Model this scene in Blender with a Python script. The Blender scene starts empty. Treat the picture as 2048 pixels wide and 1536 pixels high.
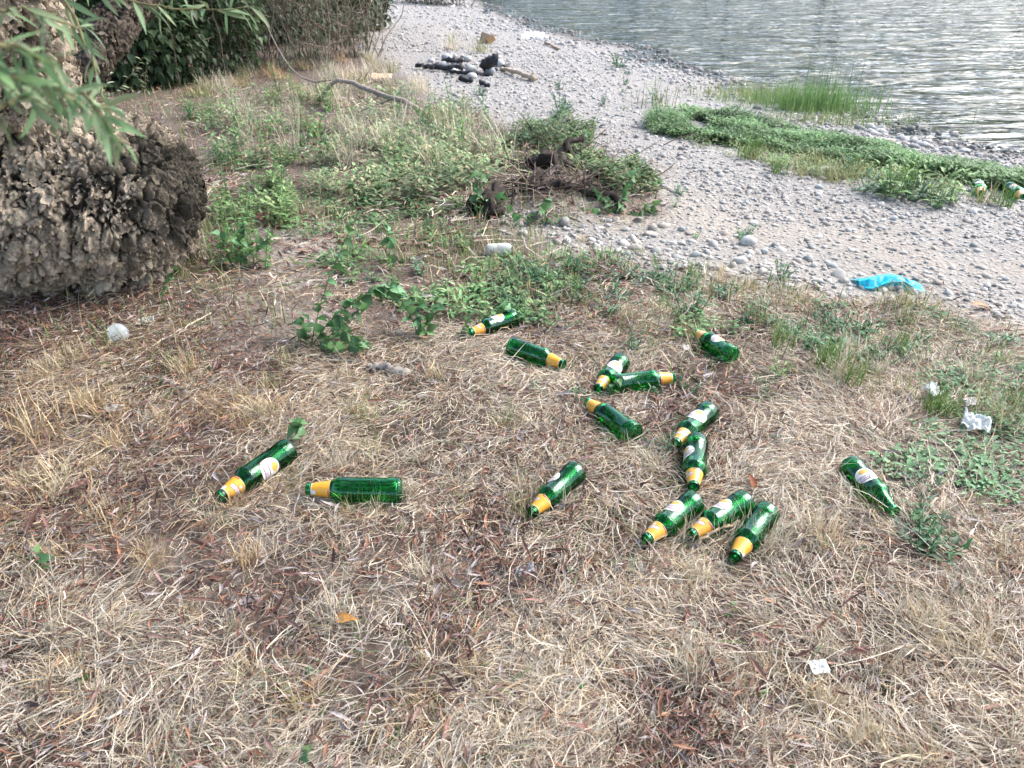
import bpy, math, random
import numpy as np
from mathutils import Vector, Matrix
random.seed(7)
RNG = np.random.default_rng(11)
R = math.radians
S = bpy.context.scene
C = S.collection

# ------------------------------------------------------------------ camera, world, sun, exposure
CAM_H, PITCH, FPX = 1.45, R(30.0), 1577.0
cam_d = bpy.data.cameras.new('camera')
cam = bpy.data.objects.new('camera', cam_d); C.objects.link(cam)
cam.location = (0, 0, CAM_H); cam.rotation_euler = (R(90) - PITCH, 0, 0)
cam_d.sensor_width = 36; cam_d.lens = FPX / 2048 * 36
cam_d.clip_start = 0.05; cam_d.clip_end = 600
cam_d.dof.use_dof = True; cam_d.dof.focus_distance = 2.5; cam_d.dof.aperture_fstop = 7.0
S.camera = cam

SUN_EL, SUN_AZ = R(46), R(64)          # azimuth measured from +Y (ahead) towards +X (the river side)
W = bpy.data.worlds.new('World'); S.world = W; W.use_nodes = True
nt = W.node_tree; bg = nt.nodes['Background']
sky = nt.nodes.new('ShaderNodeTexSky'); sky.sky_type = 'NISHITA'; sky.sun_disc = False
sky.sun_elevation = SUN_EL; sky.sun_rotation = SUN_AZ
sky.air_density = 1.0; sky.dust_density = 3.0; sky.ozone_density = 1.0
nt.links.new(sky.outputs[0], bg.inputs[0]); bg.inputs[1].default_value = 0.15
sd = bpy.data.lights.new('sun', 'SUN'); sd.energy = 1.25; sd.angle = R(40); sd.color = (1, .985, .965)
sun = bpy.data.objects.new('sun', sd); C.objects.link(sun)
sun.rotation_euler = Vector((-math.sin(SUN_AZ)*math.cos(SUN_EL), -math.cos(SUN_AZ)*math.cos(SUN_EL), -math.sin(SUN_EL))).to_track_quat('-Z', 'Y').to_euler()
S.view_settings.view_transform = 'Standard'; S.view_settings.look = 'None'
S.view_settings.gamma = 1; S.view_settings.use_curve_mapping = False
S.view_settings.exposure = 1.88
S.render.engine = 'CYCLES'
S.cycles.max_bounces = 10; S.cycles.transmission_bounces = 10; S.cycles.diffuse_bounces = 3

# ------------------------------------------------------------------ numeric helpers
def _h(ix, iy, iz, seed):
    h = (ix.astype(np.int64)*374761393 + iy.astype(np.int64)*668265263 + iz.astype(np.int64)*2147483647 + seed*974634777) & 0xffffffff
    h = ((h ^ (h >> 13)) * 1274126177) & 0xffffffff
    h = ((h ^ (h >> 16)) * 2246822519) & 0xffffffff
    return ((h ^ (h >> 15)) & 0xffffff) / float(0xffffff)
def vn(p, f=1.0, seed=0):
    p = np.asarray(p, float) * f
    if p.shape[1] == 2: p = np.c_[p, np.zeros(len(p))]
    i = np.floor(p).astype(np.int64); t = p - i; t = t*t*(3-2*t)
    r = 0
    for dx in (0, 1):
        for dy in (0, 1):
            for dz in (0, 1):
                w = (t[:, 0] if dx else 1-t[:, 0])*(t[:, 1] if dy else 1-t[:, 1])*(t[:, 2] if dz else 1-t[:, 2])
                r = r + w*_h(i[:, 0]+dx, i[:, 1]+dy, i[:, 2]+dz, seed)
    return r
def fbm(p, f=1.0, o=4, seed=0):
    a, s, r = 1.0, 0.0, 0
    for k in range(o):
        r = r + a*vn(p, f, seed+k*17); s += a; a *= .5; f *= 2.03
    return r/s
def worley(p, f=1.0, seed=0):
    p = p*f; i = np.floor(p).astype(np.int64)
    d1 = np.full(len(p), 9.); d2 = d1.copy(); idc = np.zeros(len(p))
    for dx in (-1, 0, 1):
        for dy in (-1, 0, 1):
            for dz in (-1, 0, 1):
                c = i + np.array([dx, dy, dz])
                q = c + np.stack([_h(c[:, 0], c[:, 1], c[:, 2], seed+k) for k in range(3)], 1)
                d = np.linalg.norm(p-q, axis=1); n = d < d1
                d2 = np.where(n, d1, np.minimum(d2, d)); idc = np.where(n, _h(c[:, 0], c[:, 1], c[:, 2], seed+9), idc)
                d1 = np.minimum(d1, d)
    return d1, d2, idc
def inside(poly, pts):
    poly = np.asarray(poly, float); x, y = pts[:, 0], pts[:, 1]; r = np.zeros(len(pts), bool)
    j = len(poly)-1
    for k in range(len(poly)):
        xi, yi = poly[k]; xj, yj = poly[j]
        c = ((yi > y) != (yj > y)) & (x < (xj-xi)*(y-yi)/((yj-yi) or 1e-9)+xi)
        r ^= c; j = k
    return r
def pdist(line, pts):
    line = np.asarray(line, float); d = np.full(len(pts), 1e9)
    for a, b in zip(line[:-1], line[1:]):
        ab = b-a; t = np.clip(((pts-a)@ab)/(ab@ab), 0, 1)
        d = np.minimum(d, np.linalg.norm(pts-(a+t[:, None]*ab), axis=1))
    return d
def sstep(a, b, x):
    t = np.clip((x-a)/(b-a), 0, 1); return t*t*(3-2*t)

# ------------------------------------------------------------------ camera geometry of the photograph (full size pixels)
CP, SP = math.cos(PITCH), math.sin(PITCH)
def ray(px, py):
    u = (px-1024)/FPX; v = -(py-768)/FPX
    return np.array([u, CP+v*SP, -SP+v*CP])
def pt(px, py, depth): return np.array([0, 0, CAM_H]) + ray(px, py)*depth
def at0(px, py, z=0.0):
    d = ray(px, py)
    t = (CAM_H-z)/max(-d[2], .02); return np.array([0, 0, CAM_H])+d*t
def project(p):
    p = np.asarray(p, float); y, z = p[:, 1], p[:, 2]-CAM_H
    dep = np.maximum(y*CP - z*SP, .05)
    return np.c_[1024+FPX*p[:, 0]/dep, 768-FPX*(y*SP+z*CP)/dep]

SHORE_PX = [(760,-105),(830,-62),(905,-28),(960,10),(1010,36),(1065,52),(1130,72),(1180,84),(1260,98),(1340,128),(1420,150),(1500,176),(1600,200),(1700,222),(1790,252),(1880,288),(1960,304),(2060,318),(2300,372),(2800,470)]
WATER_Z = -0.10
SHORE = np.array([at0(x, y, WATER_Z)[:2] for x, y in SHORE_PX])
SHORE = np.vstack([[SHORE[0][0]-30, SHORE[0][1]+60], SHORE, [SHORE[-1][0]+30, SHORE[-1][1]-8]])
WATER_POLY = np.vstack([SHORE, [[120, -10], [120, 200], [-60, 200]]])
MOUND = at0(1130, 400)[:2]
def height(p):
    p = np.asarray(p, float)[:, :2]
    h = .05*(fbm(p, .7, 2, 3)-.5) + .03*(fbm(p, 3.0, 3, 5)-.5)
    d = pdist(SHORE, p); s = np.where(inside(WATER_POLY, p), d, -d)
    h = h*(1-.6*sstep(-3, 0, s)) - .10*sstep(-2.6, 0, s) - .9*sstep(0, 5, s)
    q = (p-MOUND)/np.array([.55, .33]); h = h + .12*np.exp(-(q**2).sum(1))
    t = (p-at0(60, 600)[:2])/np.array([.9, .8]); h = h + .05*np.exp(-(t**2).sum(1))
    return h
def at(px, py, lift=0.0):
    z = 0.0
    for _ in range(5):
        q = at0(px, py, z+lift); z = float(height(q[None])[0])
    q[2] = z; return q          # ground point under that pixel (z of the ground)
def gz(x, y): return float(height(np.array([[x, y]]))[0])

GRAVEL = [(690,-300),(735,20),(748,95),(800,150),(880,195),(965,235),(1150,262),(1215,335),(1320,400),(1345,440),(1190,452),(1050,440),(1015,462),(1180,500),(1390,530),(1540,566),(1690,598),(1850,615),(2048,690),(2700,880),(4500,950),(4500,-300)]
MINT = [(1288,258),(1305,232),(1400,224),(1500,234),(1620,250),(1740,276),(1850,302),(1960,314),(2060,324),(2500,400),(2500,470),(2060,372),(1900,346),(1760,326),(1640,312),(1500,292),(1390,280),(1300,272)]
MINT2 = [(1300,262),(1500,285),(1700,310),(2060,340),(2500,440),(2500,470),(2060,352),(1930,350),(1900,405),(1860,405),(1720,370),(1600,345),(1480,320),(1380,290)]
REED = [(1480,165),(1560,160),(1660,185),(1700,215),(1690,236),(1600,238),(1530,215),(1470,190)]

def zones(p):
    """gravel amount 0..1 at world points, with a ragged edge"""
    w = np.c_[fbm(p[:, :2], 2.0, 4, 31), fbm(p[:, :2], 2.0, 4, 57)]-.5; w = w+.10*np.random.default_rng(len(p)).normal(size=w.shape)
    q = np.c_[p[:, :2] + w*.75, np.zeros(len(p))]
    px = project(q)
    g = inside(GRAVEL, px) & (q[:, 1] > 1)
    return g, px

# ------------------------------------------------------------------ mesh + object helpers
def mesh_np(name, V, F, col=None, mat=None, smooth=True):
    V = np.asarray(V, np.float32).reshape(-1, 3); F = np.asarray(F, np.int32)
    me = bpy.data.meshes.new(name); n, k = F.shape
    me.vertices.add(len(V)); me.vertices.foreach_set('co', V.ravel())
    me.loops.add(n*k); me.loops.foreach_set('vertex_index', F.ravel())
    me.polygons.add(n); me.polygons.foreach_set('loop_start', np.arange(0, n*k, k, dtype=np.int32))
    try: me.polygons.foreach_set('loop_total', np.full(n, k, np.int32))
    except Exception: pass
    if smooth: me.polygons.foreach_set('use_smooth', np.ones(n, bool))
    if col is not None:
        col = np.asarray(col, np.float32).reshape(-1, 3)
        a = me.color_attributes.new('col', 'FLOAT_COLOR', 'POINT')
        a.data.foreach_set('color', np.c_[col, np.ones(len(col))].astype(np.float32).ravel())
    me.update(calc_edges=True); me.validate()
    if mat: me.materials.append(mat)
    return me
class MB:
    """collects pieces into one mesh (quads as quads, triangles as degenerate-free fans)"""
    def __init__(s): s.v = []; s.f = []; s.c = []; s.n = 0
    def add(s, V, F, col=(.5, .5, .5)):
        V = np.asarray(V, float).reshape(-1, 3); s.v.append(V)
        s.f += [tuple(int(i)+s.n for i in f) for f in F]
        c = np.asarray(col, float); s.c.append(np.broadcast_to(c, V.shape) if c.ndim == 1 else c); s.n += len(V)
    def mesh(s, name, mat, smooth=True):
        me = bpy.data.meshes.new(name); V = np.vstack(s.v)
        me.from_pydata(V.tolist(), [], s.f)
        if smooth: me.polygons.foreach_set('use_smooth', np.ones(len(me.polygons), bool))
        a = me.color_attributes.new('col', 'FLOAT_COLOR', 'POINT')
        a.data.foreach_set('color', np.c_[np.vstack(s.c), np.ones(len(V))].astype(np.float32).ravel())
        me.materials.append(mat); me.update(); return me
def obj(name, me, parent=None, loc=None, rot=None, scale=None, label=None, cat=None, group=None, kind=None):
    o = bpy.data.objects.new(name, me); C.objects.link(o)
    if parent: o.parent = parent
    if loc is not None: o.location = [float(v) for v in loc]
    if rot is not None: o.rotation_euler = rot
    if scale is not None: o.scale = (scale,)*3 if isinstance(scale, (int, float)) else scale
    if label: o['label'] = label
    if cat: o['category'] = cat
    if group: o['group'] = group
    if kind: o['kind'] = kind
    return o
def thing(name, label, cat, loc=(0, 0, 0), rot=None, scale=None, group=None):
    return obj(name, None, None, loc, rot, scale, label, cat, group)

def strips(P, side, Wd):
    """N ribbons of K points; returns verts, quads"""
    N, K, _ = P.shape
    V = np.stack([P-side*Wd[..., None]*.5, P+side*Wd[..., None]*.5], 2).reshape(-1, 3)
    b = (np.arange(N)[:, None]*K+np.arange(K-1)[None])*2
    F = np.stack([b, b+1, b+3, b+2], -1).reshape(-1, 4)
    return V, F
def leaves(P, side, nrm, Wd, fold=.18):
    """N folded leaves of K points, three vertices across"""
    N, K, _ = P.shape
    w = Wd[..., None]*.5
    V = np.stack([P-side*w+nrm*w*fold*2, P, P+side*w+nrm*w*fold*2], 2).reshape(-1, 3)
    b = (np.arange(N)[:, None]*K+np.arange(K-1)[None])*3
    F = np.concatenate([np.stack([b, b+1, b+4, b+3], -1).reshape(-1, 4), np.stack([b+1, b+2, b+5, b+4], -1).reshape(-1, 4)])
    return V, F
def unit(a): return a/np.maximum(np.linalg.norm(a, axis=-1, keepdims=True), 1e-9)
LEAF_LANCE = np.array([.10, .62, 1.0, .9, .55, .03])
LEAF_OVATE = np.array([.30, 1.0, .95, .7, .36, .03])
def leaf_batch(base, dirn, length, width, profile, droop=.3, up=None, fold=.18, curl=None):
    """leaves grown from base points along dirn, bending down"""
    N = len(base); K = len(profile); t = np.linspace(0, 1, K)
    dirn = unit(dirn); L = np.broadcast_to(np.asarray(length, float), (N,)); Wd = np.broadcast_to(np.asarray(width, float), (N,))
    upv = np.array([0, 0, 1.0]) if up is None else up
    side = unit(np.cross(dirn, upv) + 1e-4); nrm = unit(np.cross(side, dirn))
    dr = np.broadcast_to(np.asarray(droop, float), (N,))
    P = base[:, None] + dirn[:, None]*(L[:, None]*t)[..., None] - nrm[:, None]*((L*dr)[:, None]*t**2)[..., None]
    if curl is not None: P = P + side[:, None]*((L*curl)[:, None]*t**2)[..., None]
    V, F = leaves(P, np.repeat(side[:, None], K, 1), np.repeat(nrm[:, None], K, 1), Wd[:, None]*profile[None], fold)
    return V, F, K*3
def tube(path, radii, seg=8, cap=True, jag=0.0, seed=0):
    path = np.asarray(path, float); n = len(path); radii = np.broadcast_to(np.asarray(radii, float), (n,))
    T = np.gradient(path, axis=0); T = unit(T)
    ref = np.array([0, 0, 1.0]) if abs(T[0][2]) < .8 else np.array([1.0, 0, 0])
    V = []; s = unit(np.cross(T[0], ref))
    rr = np.random.default_rng(seed)
    for i in range(n):
        s = unit(s - T[i]*(s@T[i])); b = np.cross(T[i], s)
        a = np.arange(seg)*2*math.pi/seg
        r = radii[i]*(1+jag*rr.normal(size=seg))
        V.append(path[i]+np.cos(a)[:, None]*s*r[:, None]+np.sin(a)[:, None]*b*r[:, None])
    V = np.vstack(V); F = []
    for i in range(n-1):
        for j in range(seg):
            k = (j+1) % seg; F.append((i*seg+j, i*seg+k, (i+1)*seg+k, (i+1)*seg+j))
    if cap: F += [tuple(range(seg))[::-1], tuple(range((n-1)*seg, n*seg))]
    return V, F
def smooth_path(P, n, wob=0.0, seed=0):
    P = np.asarray(P, float); d = np.r_[0, np.cumsum(np.linalg.norm(np.diff(P, axis=0), axis=1))]
    t = np.linspace(0, d[-1], n)
    Q = np.stack([np.interp(t, d, P[:, k]) for k in range(3)], 1)
    for _ in range(2): Q[1:-1] = .25*Q[:-2]+.5*Q[1:-1]+.25*Q[2:]
    if wob:
        rr = np.random.default_rng(seed); Q[1:-1] += rr.normal(size=(n-2, 3))*wob
    return Q
def lathe(prof, seg=40):
    prof = np.asarray(prof, float); a = np.arange(seg)*2*math.pi/seg
    V = np.stack([prof[:, None, 0]*np.cos(a), prof[:, None, 0]*np.sin(a), np.repeat(prof[:, 1:2], seg, 1)], -1).reshape(-1, 3)
    F = []
    for i in range(len(prof)-1):
        for j in range(seg):
            k = (j+1) % seg; F.append((i*seg+j, i*seg+k, (i+1)*seg+k, (i+1)*seg+j))
    return V, F

# ------------------------------------------------------------------ materials
def mat(name):
    m = bpy.data.materials.new(name); m.use_nodes = True
    return m, m.node_tree, m.node_tree.nodes['Principled BSDF']
def N_(t, kind, **kw):
    n = t.nodes.new(kind)
    for k, v in kw.items(): setattr(n, k, v)
    return n
def noise(t, scale, detail=4, rough=.6, coord='Object', stretch=None):
    tc = N_(t, 'ShaderNodeTexCoord'); n = N_(t, 'ShaderNodeTexNoise')
    n.inputs['Scale'].default_value = scale; n.inputs['Detail'].default_value = detail; n.inputs['Roughness'].default_value = rough
    if stretch:
        mp = N_(t, 'ShaderNodeMapping'); mp.inputs['Scale'].default_value = stretch
        t.links.new(tc.outputs[coord], mp.inputs[0]); t.links.new(mp.outputs[0], n.inputs['Vector'])
    else: t.links.new(tc.outputs[coord], n.inputs['Vector'])
    return n
def ramp(t, src, stops):
    r = N_(t, 'ShaderNodeValToRGB'); e = r.color_ramp.elements
    while len(e) > 1: e.remove(e[-1])
    e[0].position, e[0].color = stops[0][0], (*stops[0][1], 1)
    for p, c in stops[1:]:
        k = e.new(p); k.color = (*c, 1)
    t.links.new(src, r.inputs[0]); return r
def mixc(t, fac, a, b, mode='MIX'):
    m = N_(t, 'ShaderNodeMix'); m.data_type = 'RGBA'; m.blend_type = mode
    for s, v in ((m.inputs[0], fac), (m.inputs[6], a), (m.inputs[7], b)):
        if hasattr(v, 'is_linked'): t.links.new(v, s)
        elif isinstance(v, (int, float)): s.default_value = v
        else: s.default_value = (*v, 1)
    return m.outputs[2]
def attr(t, name='col'):
    a = N_(t, 'ShaderNodeAttribute'); a.attribute_name = name; return a
def bump(t, p, h, strength, dist=.01):
    b = N_(t, 'ShaderNodeBump'); b.inputs['Strength'].default_value = strength; b.inputs['Distance'].default_value = dist
    t.links.new(h, b.inputs['Height']); t.links.new(b.outputs[0], p.inputs['Normal'])
def attr_mat(name, rough=.8, transl=0.0, var=.35, nscale=60, spec=.3, rnd=0.0, bmp=0.0):
    """colour from the mesh's own 'col' with grain; optional translucency and a per-object tone"""
    m, t, p = mat(name); a = attr(t); n = noise(t, nscale, 3)
    mr = N_(t, 'ShaderNodeMapRange'); t.links.new(n.outputs[0], mr.inputs[0])
    mr.inputs[1].default_value = .3; mr.inputs[2].default_value = .7
    mr.inputs[3].default_value = 1-var; mr.inputs[4].default_value = 1+var
    out = mixc(t, 1.0, a.outputs[0], mr.outputs[0], 'MULTIPLY')
    if rnd:
        oi = N_(t, 'ShaderNodeObjectInfo'); m2 = N_(t, 'ShaderNodeMapRange'); t.links.new(oi.outputs['Random'], m2.inputs[0])
        m2.inputs[3].default_value = 1-rnd; m2.inputs[4].default_value = 1+rnd
        out = mixc(t, 1.0, out, m2.outputs[0], 'MULTIPLY')
    t.links.new(out, p.inputs['Base Color']); p.inputs['Roughness'].default_value = rough
    p.inputs['Specular IOR Level'].default_value = spec
    if bmp: bump(t, p, n.outputs[0], bmp, .004)
    if transl:
        tr = N_(t, 'ShaderNodeBsdfTranslucent'); t.links.new(out, tr.inputs[0])
        mx = N_(t, 'ShaderNodeMixShader'); mx.inputs[0].default_value = transl
        t.links.new(p.outputs[0], mx.inputs[1]); t.links.new(tr.outputs[0], mx.inputs[2])
        t.links.new(mx.outputs[0], t.nodes['Material Output'].inputs[0])
    return m
M_STRAW = attr_mat('dry_straw', .75, .15, .25, 40)
M_LITTER = attr_mat('dead_leaf', .55, .08, .35, 70)
M_LEAF = attr_mat('green_leaf', .5, .3, .22, 45, .35, .18)
M_GRASS = attr_mat('green_grass', .6, .25, .25, 30)
M_WOOD = attr_mat('dead_wood', .85, 0, .4, 55, .2, 0, .6)
M_STONE = attr_mat('river_stone', .8, 0, .22, 45, .25, .12, .3)
M_PEBBLE = attr_mat('pebble', .82, 0, .18, 50, .25)
M_PAPER = attr_mat('white_paper', .85, .1, .06, 40, .2)
M_PLASTIC = attr_mat('white_plastic', .45, .05, .1, 25, .4)
M_CHAR = attr_mat('charcoal', .7, 0, .5, 40, .3, 0, .6)
M_CARD = attr_mat('cardboard', .85, 0, .12, 30, .2)

def ground_mat():
    m, t, p = mat('soil_and_gravel'); a = attr(t, 'col')
    sep = N_(t, 'ShaderNodeSeparateColor'); t.links.new(a.outputs[0], sep.inputs[0])
    n1 = noise(t, 3.0, 6, .65); n2 = noise(t, 45, 5, .7); n3 = noise(t, 160, 3, .6)
    soil = ramp(t, n1.outputs[0], [(.3, (.055, .038, .032)), (.5, (.105, .078, .066)), (.72, (.20, .16, .135))])
    soil2 = mixc(t, .55, soil.outputs[0], ramp(t, n2.outputs[0], [(.3, (.05, .036, .03)), (.55, (.14, .108, .085)), (.75, (.28, .235, .19))]).outputs[0])
    sand = mixc(t, .5, ramp(t, n1.outputs[0], [(.3, (.26, .22, .18)), (.7, (.38, .33, .27))]).outputs[0], ramp(t, n3.outputs[0], [(.3, (.22, .19, .16)), (.7, (.4, .36, .31))]).outputs[0])
    vo = N_(t, 'ShaderNodeTexVoronoi'); vo.inputs['Scale'].default_value = 42; tc = N_(t, 'ShaderNodeTexCoord'); t.links.new(tc.outputs['Object'], vo.inputs['Vector'])
    grav = mixc(t, .5, ramp(t, vo.outputs['Color'], [(.1, (.17, .16, .145)), (.5, (.265, .25, .23)), (.9, (.37, .36, .34))]).outputs[0], ramp(t, n3.outputs[0], [(.3, (.15, .14, .125)), (.7, (.34, .32, .295))]).outputs[0])
    c1 = mixc(t, sep.outputs[1], soil2, sand)
    c2 = mixc(t, sep.outputs[0], c1, grav)
    wet = mixc(t, sep.outputs[2], c2, (.07, .065, .055))
    t.links.new(wet, p.inputs['Base Color']); p.inputs['Roughness'].default_value = .92; p.inputs['Specular IOR Level'].default_value = .2
    s = N_(t, 'ShaderNodeMath', operation='ADD'); t.links.new(n2.outputs[0], s.inputs[0]); t.links.new(vo.outputs['Distance'], s.inputs[1])
    bump(t, p, s.outputs[0], .8, .012)
    return m

def water_mat():
    m, t, p = mat('river_water')
    p.inputs['Base Color'].default_value = (.05, .06, .05, 1); p.inputs['Roughness'].default_value = .04
    p.inputs['IOR'].default_value = 1.333; p.inputs['Specular IOR Level'].default_value = .5
    n1 = noise(t, 1.0, 3, .55, stretch=(1.0, 3.0, 1)); n2 = noise(t, 1.0, 2, .5, stretch=(3.5, 9, 1))
    n1.inputs['Distortion'].default_value = .4
    b1 = N_(t, 'ShaderNodeBump'); b1.inputs['Strength'].default_value = 1; b1.inputs['Distance'].default_value = .40
    b2 = N_(t, 'ShaderNodeBump'); b2.inputs['Strength'].default_value = 1; b2.inputs['Distance'].default_value = .022
    t.links.new(n1.outputs[0], b1.inputs['Height']); t.links.new(n2.outputs[0], b2.inputs['Height'])
    t.links.new(b1.outputs[0], b2.inputs['Normal']); t.links.new(b2.outputs[0], p.inputs['Normal'])
    return m
def glass_mat():
    m, t, p = mat('green_bottle_glass'); t.nodes.remove(p)
    g = N_(t, 'ShaderNodeBsdfRefraction'); g.inputs['Color'].default_value = (.26, .74, .42, 1); g.inputs['Roughness'].default_value = .02; g.inputs['IOR'].default_value = 1.5
    r = N_(t, 'ShaderNodeBsdfGlossy'); r.inputs['Color'].default_value = (.74, .96, .90, 1); r.inputs['Roughness'].default_value = .05
    f = N_(t, 'ShaderNodeFresnel'); f.inputs['IOR'].default_value = 1.5
    mx = N_(t, 'ShaderNodeMixShader'); t.links.new(f.outputs[0], mx.inputs[0]); t.links.new(g.outputs[0], mx.inputs[1]); t.links.new(r.outputs[0], mx.inputs[2])
    t.links.new(mx.outputs[0], t.nodes['Material Output'].inputs[0]); return m
M_GROUND, M_WATER, M_GLASS = ground_mat(), water_mat(), glass_mat()
M_LABEL = attr_mat('paper_label', .5, 0, .05, 40, .4)
M_FOIL = attr_mat('gold_neck_label', .32, 0, .08, 60, .6)

# ================================================================== SETTING
# ------------------------------------------------------------------ ground sheet
def sinh_axis(lo, hi, c, a, n):
    u = np.linspace(math.asinh((lo-c)/a), math.asinh((hi-c)/a), n); return c+a*np.sinh(u)
gx = sinh_axis(-90, 90, .4, 2.2, 330); gy = sinh_axis(-60, 170, 3.2, 2.0, 380)
X, Y = np.meshgrid(gx, gy); GP = np.c_[X.ravel(), Y.ravel()]
Z = height(GP); g, gpx = zones(np.c_[GP, Z])
zm = g.astype(float).reshape(X.shape)
for _ in range(5):
    zm[1:-1, 1:-1] = (zm[1:-1, 1:-1]*2+zm[:-2, 1:-1]+zm[2:, 1:-1]+zm[1:-1, :-2]+zm[1:-1, 2:])/6
# bare sandy spots
BARE = [(250,1140,110,45),(440,1200,90,60),(430,1420,90,40),(880,1150,90,40),(600,470,90,70),(700,510,90,50),(560,620,110,40),(640,560,80,30),(380,770,70,30),(190,850,60,30),(1250,450,120,40),(1020,1000,60,25),(1480,1330,50,25),(620,1050,70,25)]
sand = np.zeros(len(GP))
for (bx, by, rx, ry) in BARE:
    sand = np.maximum(sand, np.exp(-(((gpx[:, 0]-bx)/rx)**2+((gpx[:, 1]-by)/ry)**2)))
pathm = np.exp(-((gpx[:, 1]-(455+.17*(gpx[:, 0]-1500)))/55)**2)*sstep(1230, 1420, gpx[:, 0])
sand *= sstep(.25, .6, fbm(GP, 5, 3, 77)+.15)
sdist = np.where(inside(WATER_POLY, GP), 1, -1)*pdist(SHORE, GP)
humus = .9*np.exp(-(((gpx[:, 0]-1090)/95)**2+((gpx[:, 1]-340)/48)**2))
wet = np.maximum(humus, 0)+.8*sstep(-.12, .10, sdist+.25*(fbm(GP, 3, 2, 8)-.5))
fi = (np.arange(len(gy)-1)[:, None]*len(gx)+np.arange(len(gx)-1)[None]).ravel()
GF = np.stack([fi, fi+1, fi+1+len(gx), fi+len(gx)], 1)
zf_ = zm.ravel()*(1-.65*pathm*sstep(.3, .6, fbm(GP, 2.5, 3, 19))); sand = np.maximum(sand, zm.ravel()*.9)
ground = obj('ground', mesh_np('ground', np.c_[GP, Z], GF, np.c_[zf_, sand, np.clip(wet, 0, 1)], M_GROUND), kind='structure')
# ------------------------------------------------------------------ river
wv = np.vstack([SHORE-np.array([0, 2.5]), [[110, -12], [110, 160], [-60, 160]]])
wme = bpy.data.meshes.new('water'); wme.from_pydata([(float(a), float(b), WATER_Z) for a, b in wv], [], [tuple(range(len(wv)))]); wme.materials.append(M_WATER)
water = obj('water', wme, kind='structure')
# ------------------------------------------------------------------ far bank: hill and its wood, seen only as reflection in the river
def hill_mat():
    m, t, p = mat('far_hill'); n = noise(t, .25, 5, .7)
    t.links.new(ramp(t, n.outputs[0], [(.3, (.02, .03, .012)), (.6, (.06, .075, .03)), (.8, (.10, .10, .06))]).outputs[0], p.inputs['Base Color']); p.inputs['Roughness'].default_value = .95
    return m
M_HILL = hill_mat()
hx = np.linspace(-170, 220, 90); hy = np.linspace(75, 165, 30); HX, HY = np.meshgrid(hx, hy); HP = np.c_[HX.ravel(), HY.ravel()]
HZ = -1.5 + 3.5*sstep(76, 120, HP[:, 1])*(.75+.6*fbm(HP, .03, 3, 4)) + 1.5*fbm(HP, .15, 3, 9)
fi = (np.arange(29)[:, None]*90+np.arange(89)[None]).ravel()
obj('hills', mesh_np('hills', np.c_[HP, HZ], np.stack([fi, fi+1, fi+91, fi+90], 1), None, M_HILL), kind='structure')
n = 9000; tb = np.c_[RNG.uniform(-160, 210, n), RNG.uniform(76, 130, n)]
tz = np.interp(tb[:, 1], [76, 130], [.3, 3.5]) + RNG.uniform(0, 4.0, n)*(.4+fbm(tb, .08, 2, 6))
d = unit(RNG.normal(size=(n, 3)))
V, F, k = leaf_batch(np.c_[tb, tz], d, RNG.uniform(.8, 1.8, n), RNG.uniform(.7, 1.4, n), LEAF_OVATE)
obj('far_wood', mesh_np('far_wood', V, F, np.repeat(np.array([.035, .055, .018])*RNG.uniform(.6, 1.6, (n, 1)), k, 0), M_GRASS), kind='stuff')

# ------------------------------------------------------------------ willow tree
willow = thing('willow_tree', 'old leaning willow with a swollen cracked trunk and drooping leafy twigs', 'tree', at(60, 600))
wl = np.array(willow.location)
def remeshed(mb, voxel, sub=0):
    me = mb.mesh('tmp', M_WOOD); o = obj('tmp', me)
    md = o.modifiers.new('r', 'REMESH'); md.mode = 'VOXEL'; md.voxel_size = voxel
    if sub: s_ = o.modifiers.new('s', 'SUBSURF'); s_.levels = sub; s_.render_levels = sub
    dg = bpy.context.evaluated_depsgraph_get(); ev = o.evaluated_get(dg); m2 = bpy.data.meshes.new_from_object(ev)
    bpy.data.objects.remove(o); bpy.data.meshes.remove(me)
    n = len(m2.vertices); V = np.empty(n*3, np.float32); m2.vertices.foreach_get('co', V); Nn = np.empty(n*3, np.float32); m2.vertices.foreach_get('normal', Nn)
    nl = len(m2.loops); L = np.empty(nl, np.int32); m2.loops.foreach_get('vertex_index', L)
    bpy.data.meshes.remove(m2)
    return V.reshape(-1, 3).astype(float), Nn.reshape(-1, 3).astype(float), L.reshape(-1, 4)
def ball(c, r, rot=None, n=20):
    a = np.linspace(0, math.pi, n)
    V, F = lathe(np.c_[np.maximum(np.sin(a), 1e-3), -np.cos(a)], 28)
    V = V*np.asarray(r)
    if rot is not None: V = V@np.array(Matrix.Rotation(rot, 3, 'Y')).T
    return V+np.asarray(c), F
def bark_mat():
    m, t, p = mat('willow_bark'); a = attr(t); n = noise(t, 38, 6, .7); n2 = noise(t, 130, 3, .6)
    mr = N_(t, 'ShaderNodeMapRange'); t.links.new(n.outputs[0], mr.inputs[0]); mr.inputs[1].default_value = .3; mr.inputs[2].default_value = .7; mr.inputs[3].default_value = .62; mr.inputs[4].default_value = 1.3
    t.links.new(mixc(t, 1, a.outputs[0], mr.outputs[0], 'MULTIPLY'), p.inputs['Base Color']); p.inputs['Roughness'].default_value = .95; p.inputs['Specular IOR Level'].default_value = .15
    s = N_(t, 'ShaderNodeMath', operation='ADD'); t.links.new(n.outputs[0], s.inputs[0]); t.links.new(n2.outputs[0], s.inputs[1]); bump(t, p, s.outputs[0], .9, .012)
    return m
M_BARK = bark_mat()
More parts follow.
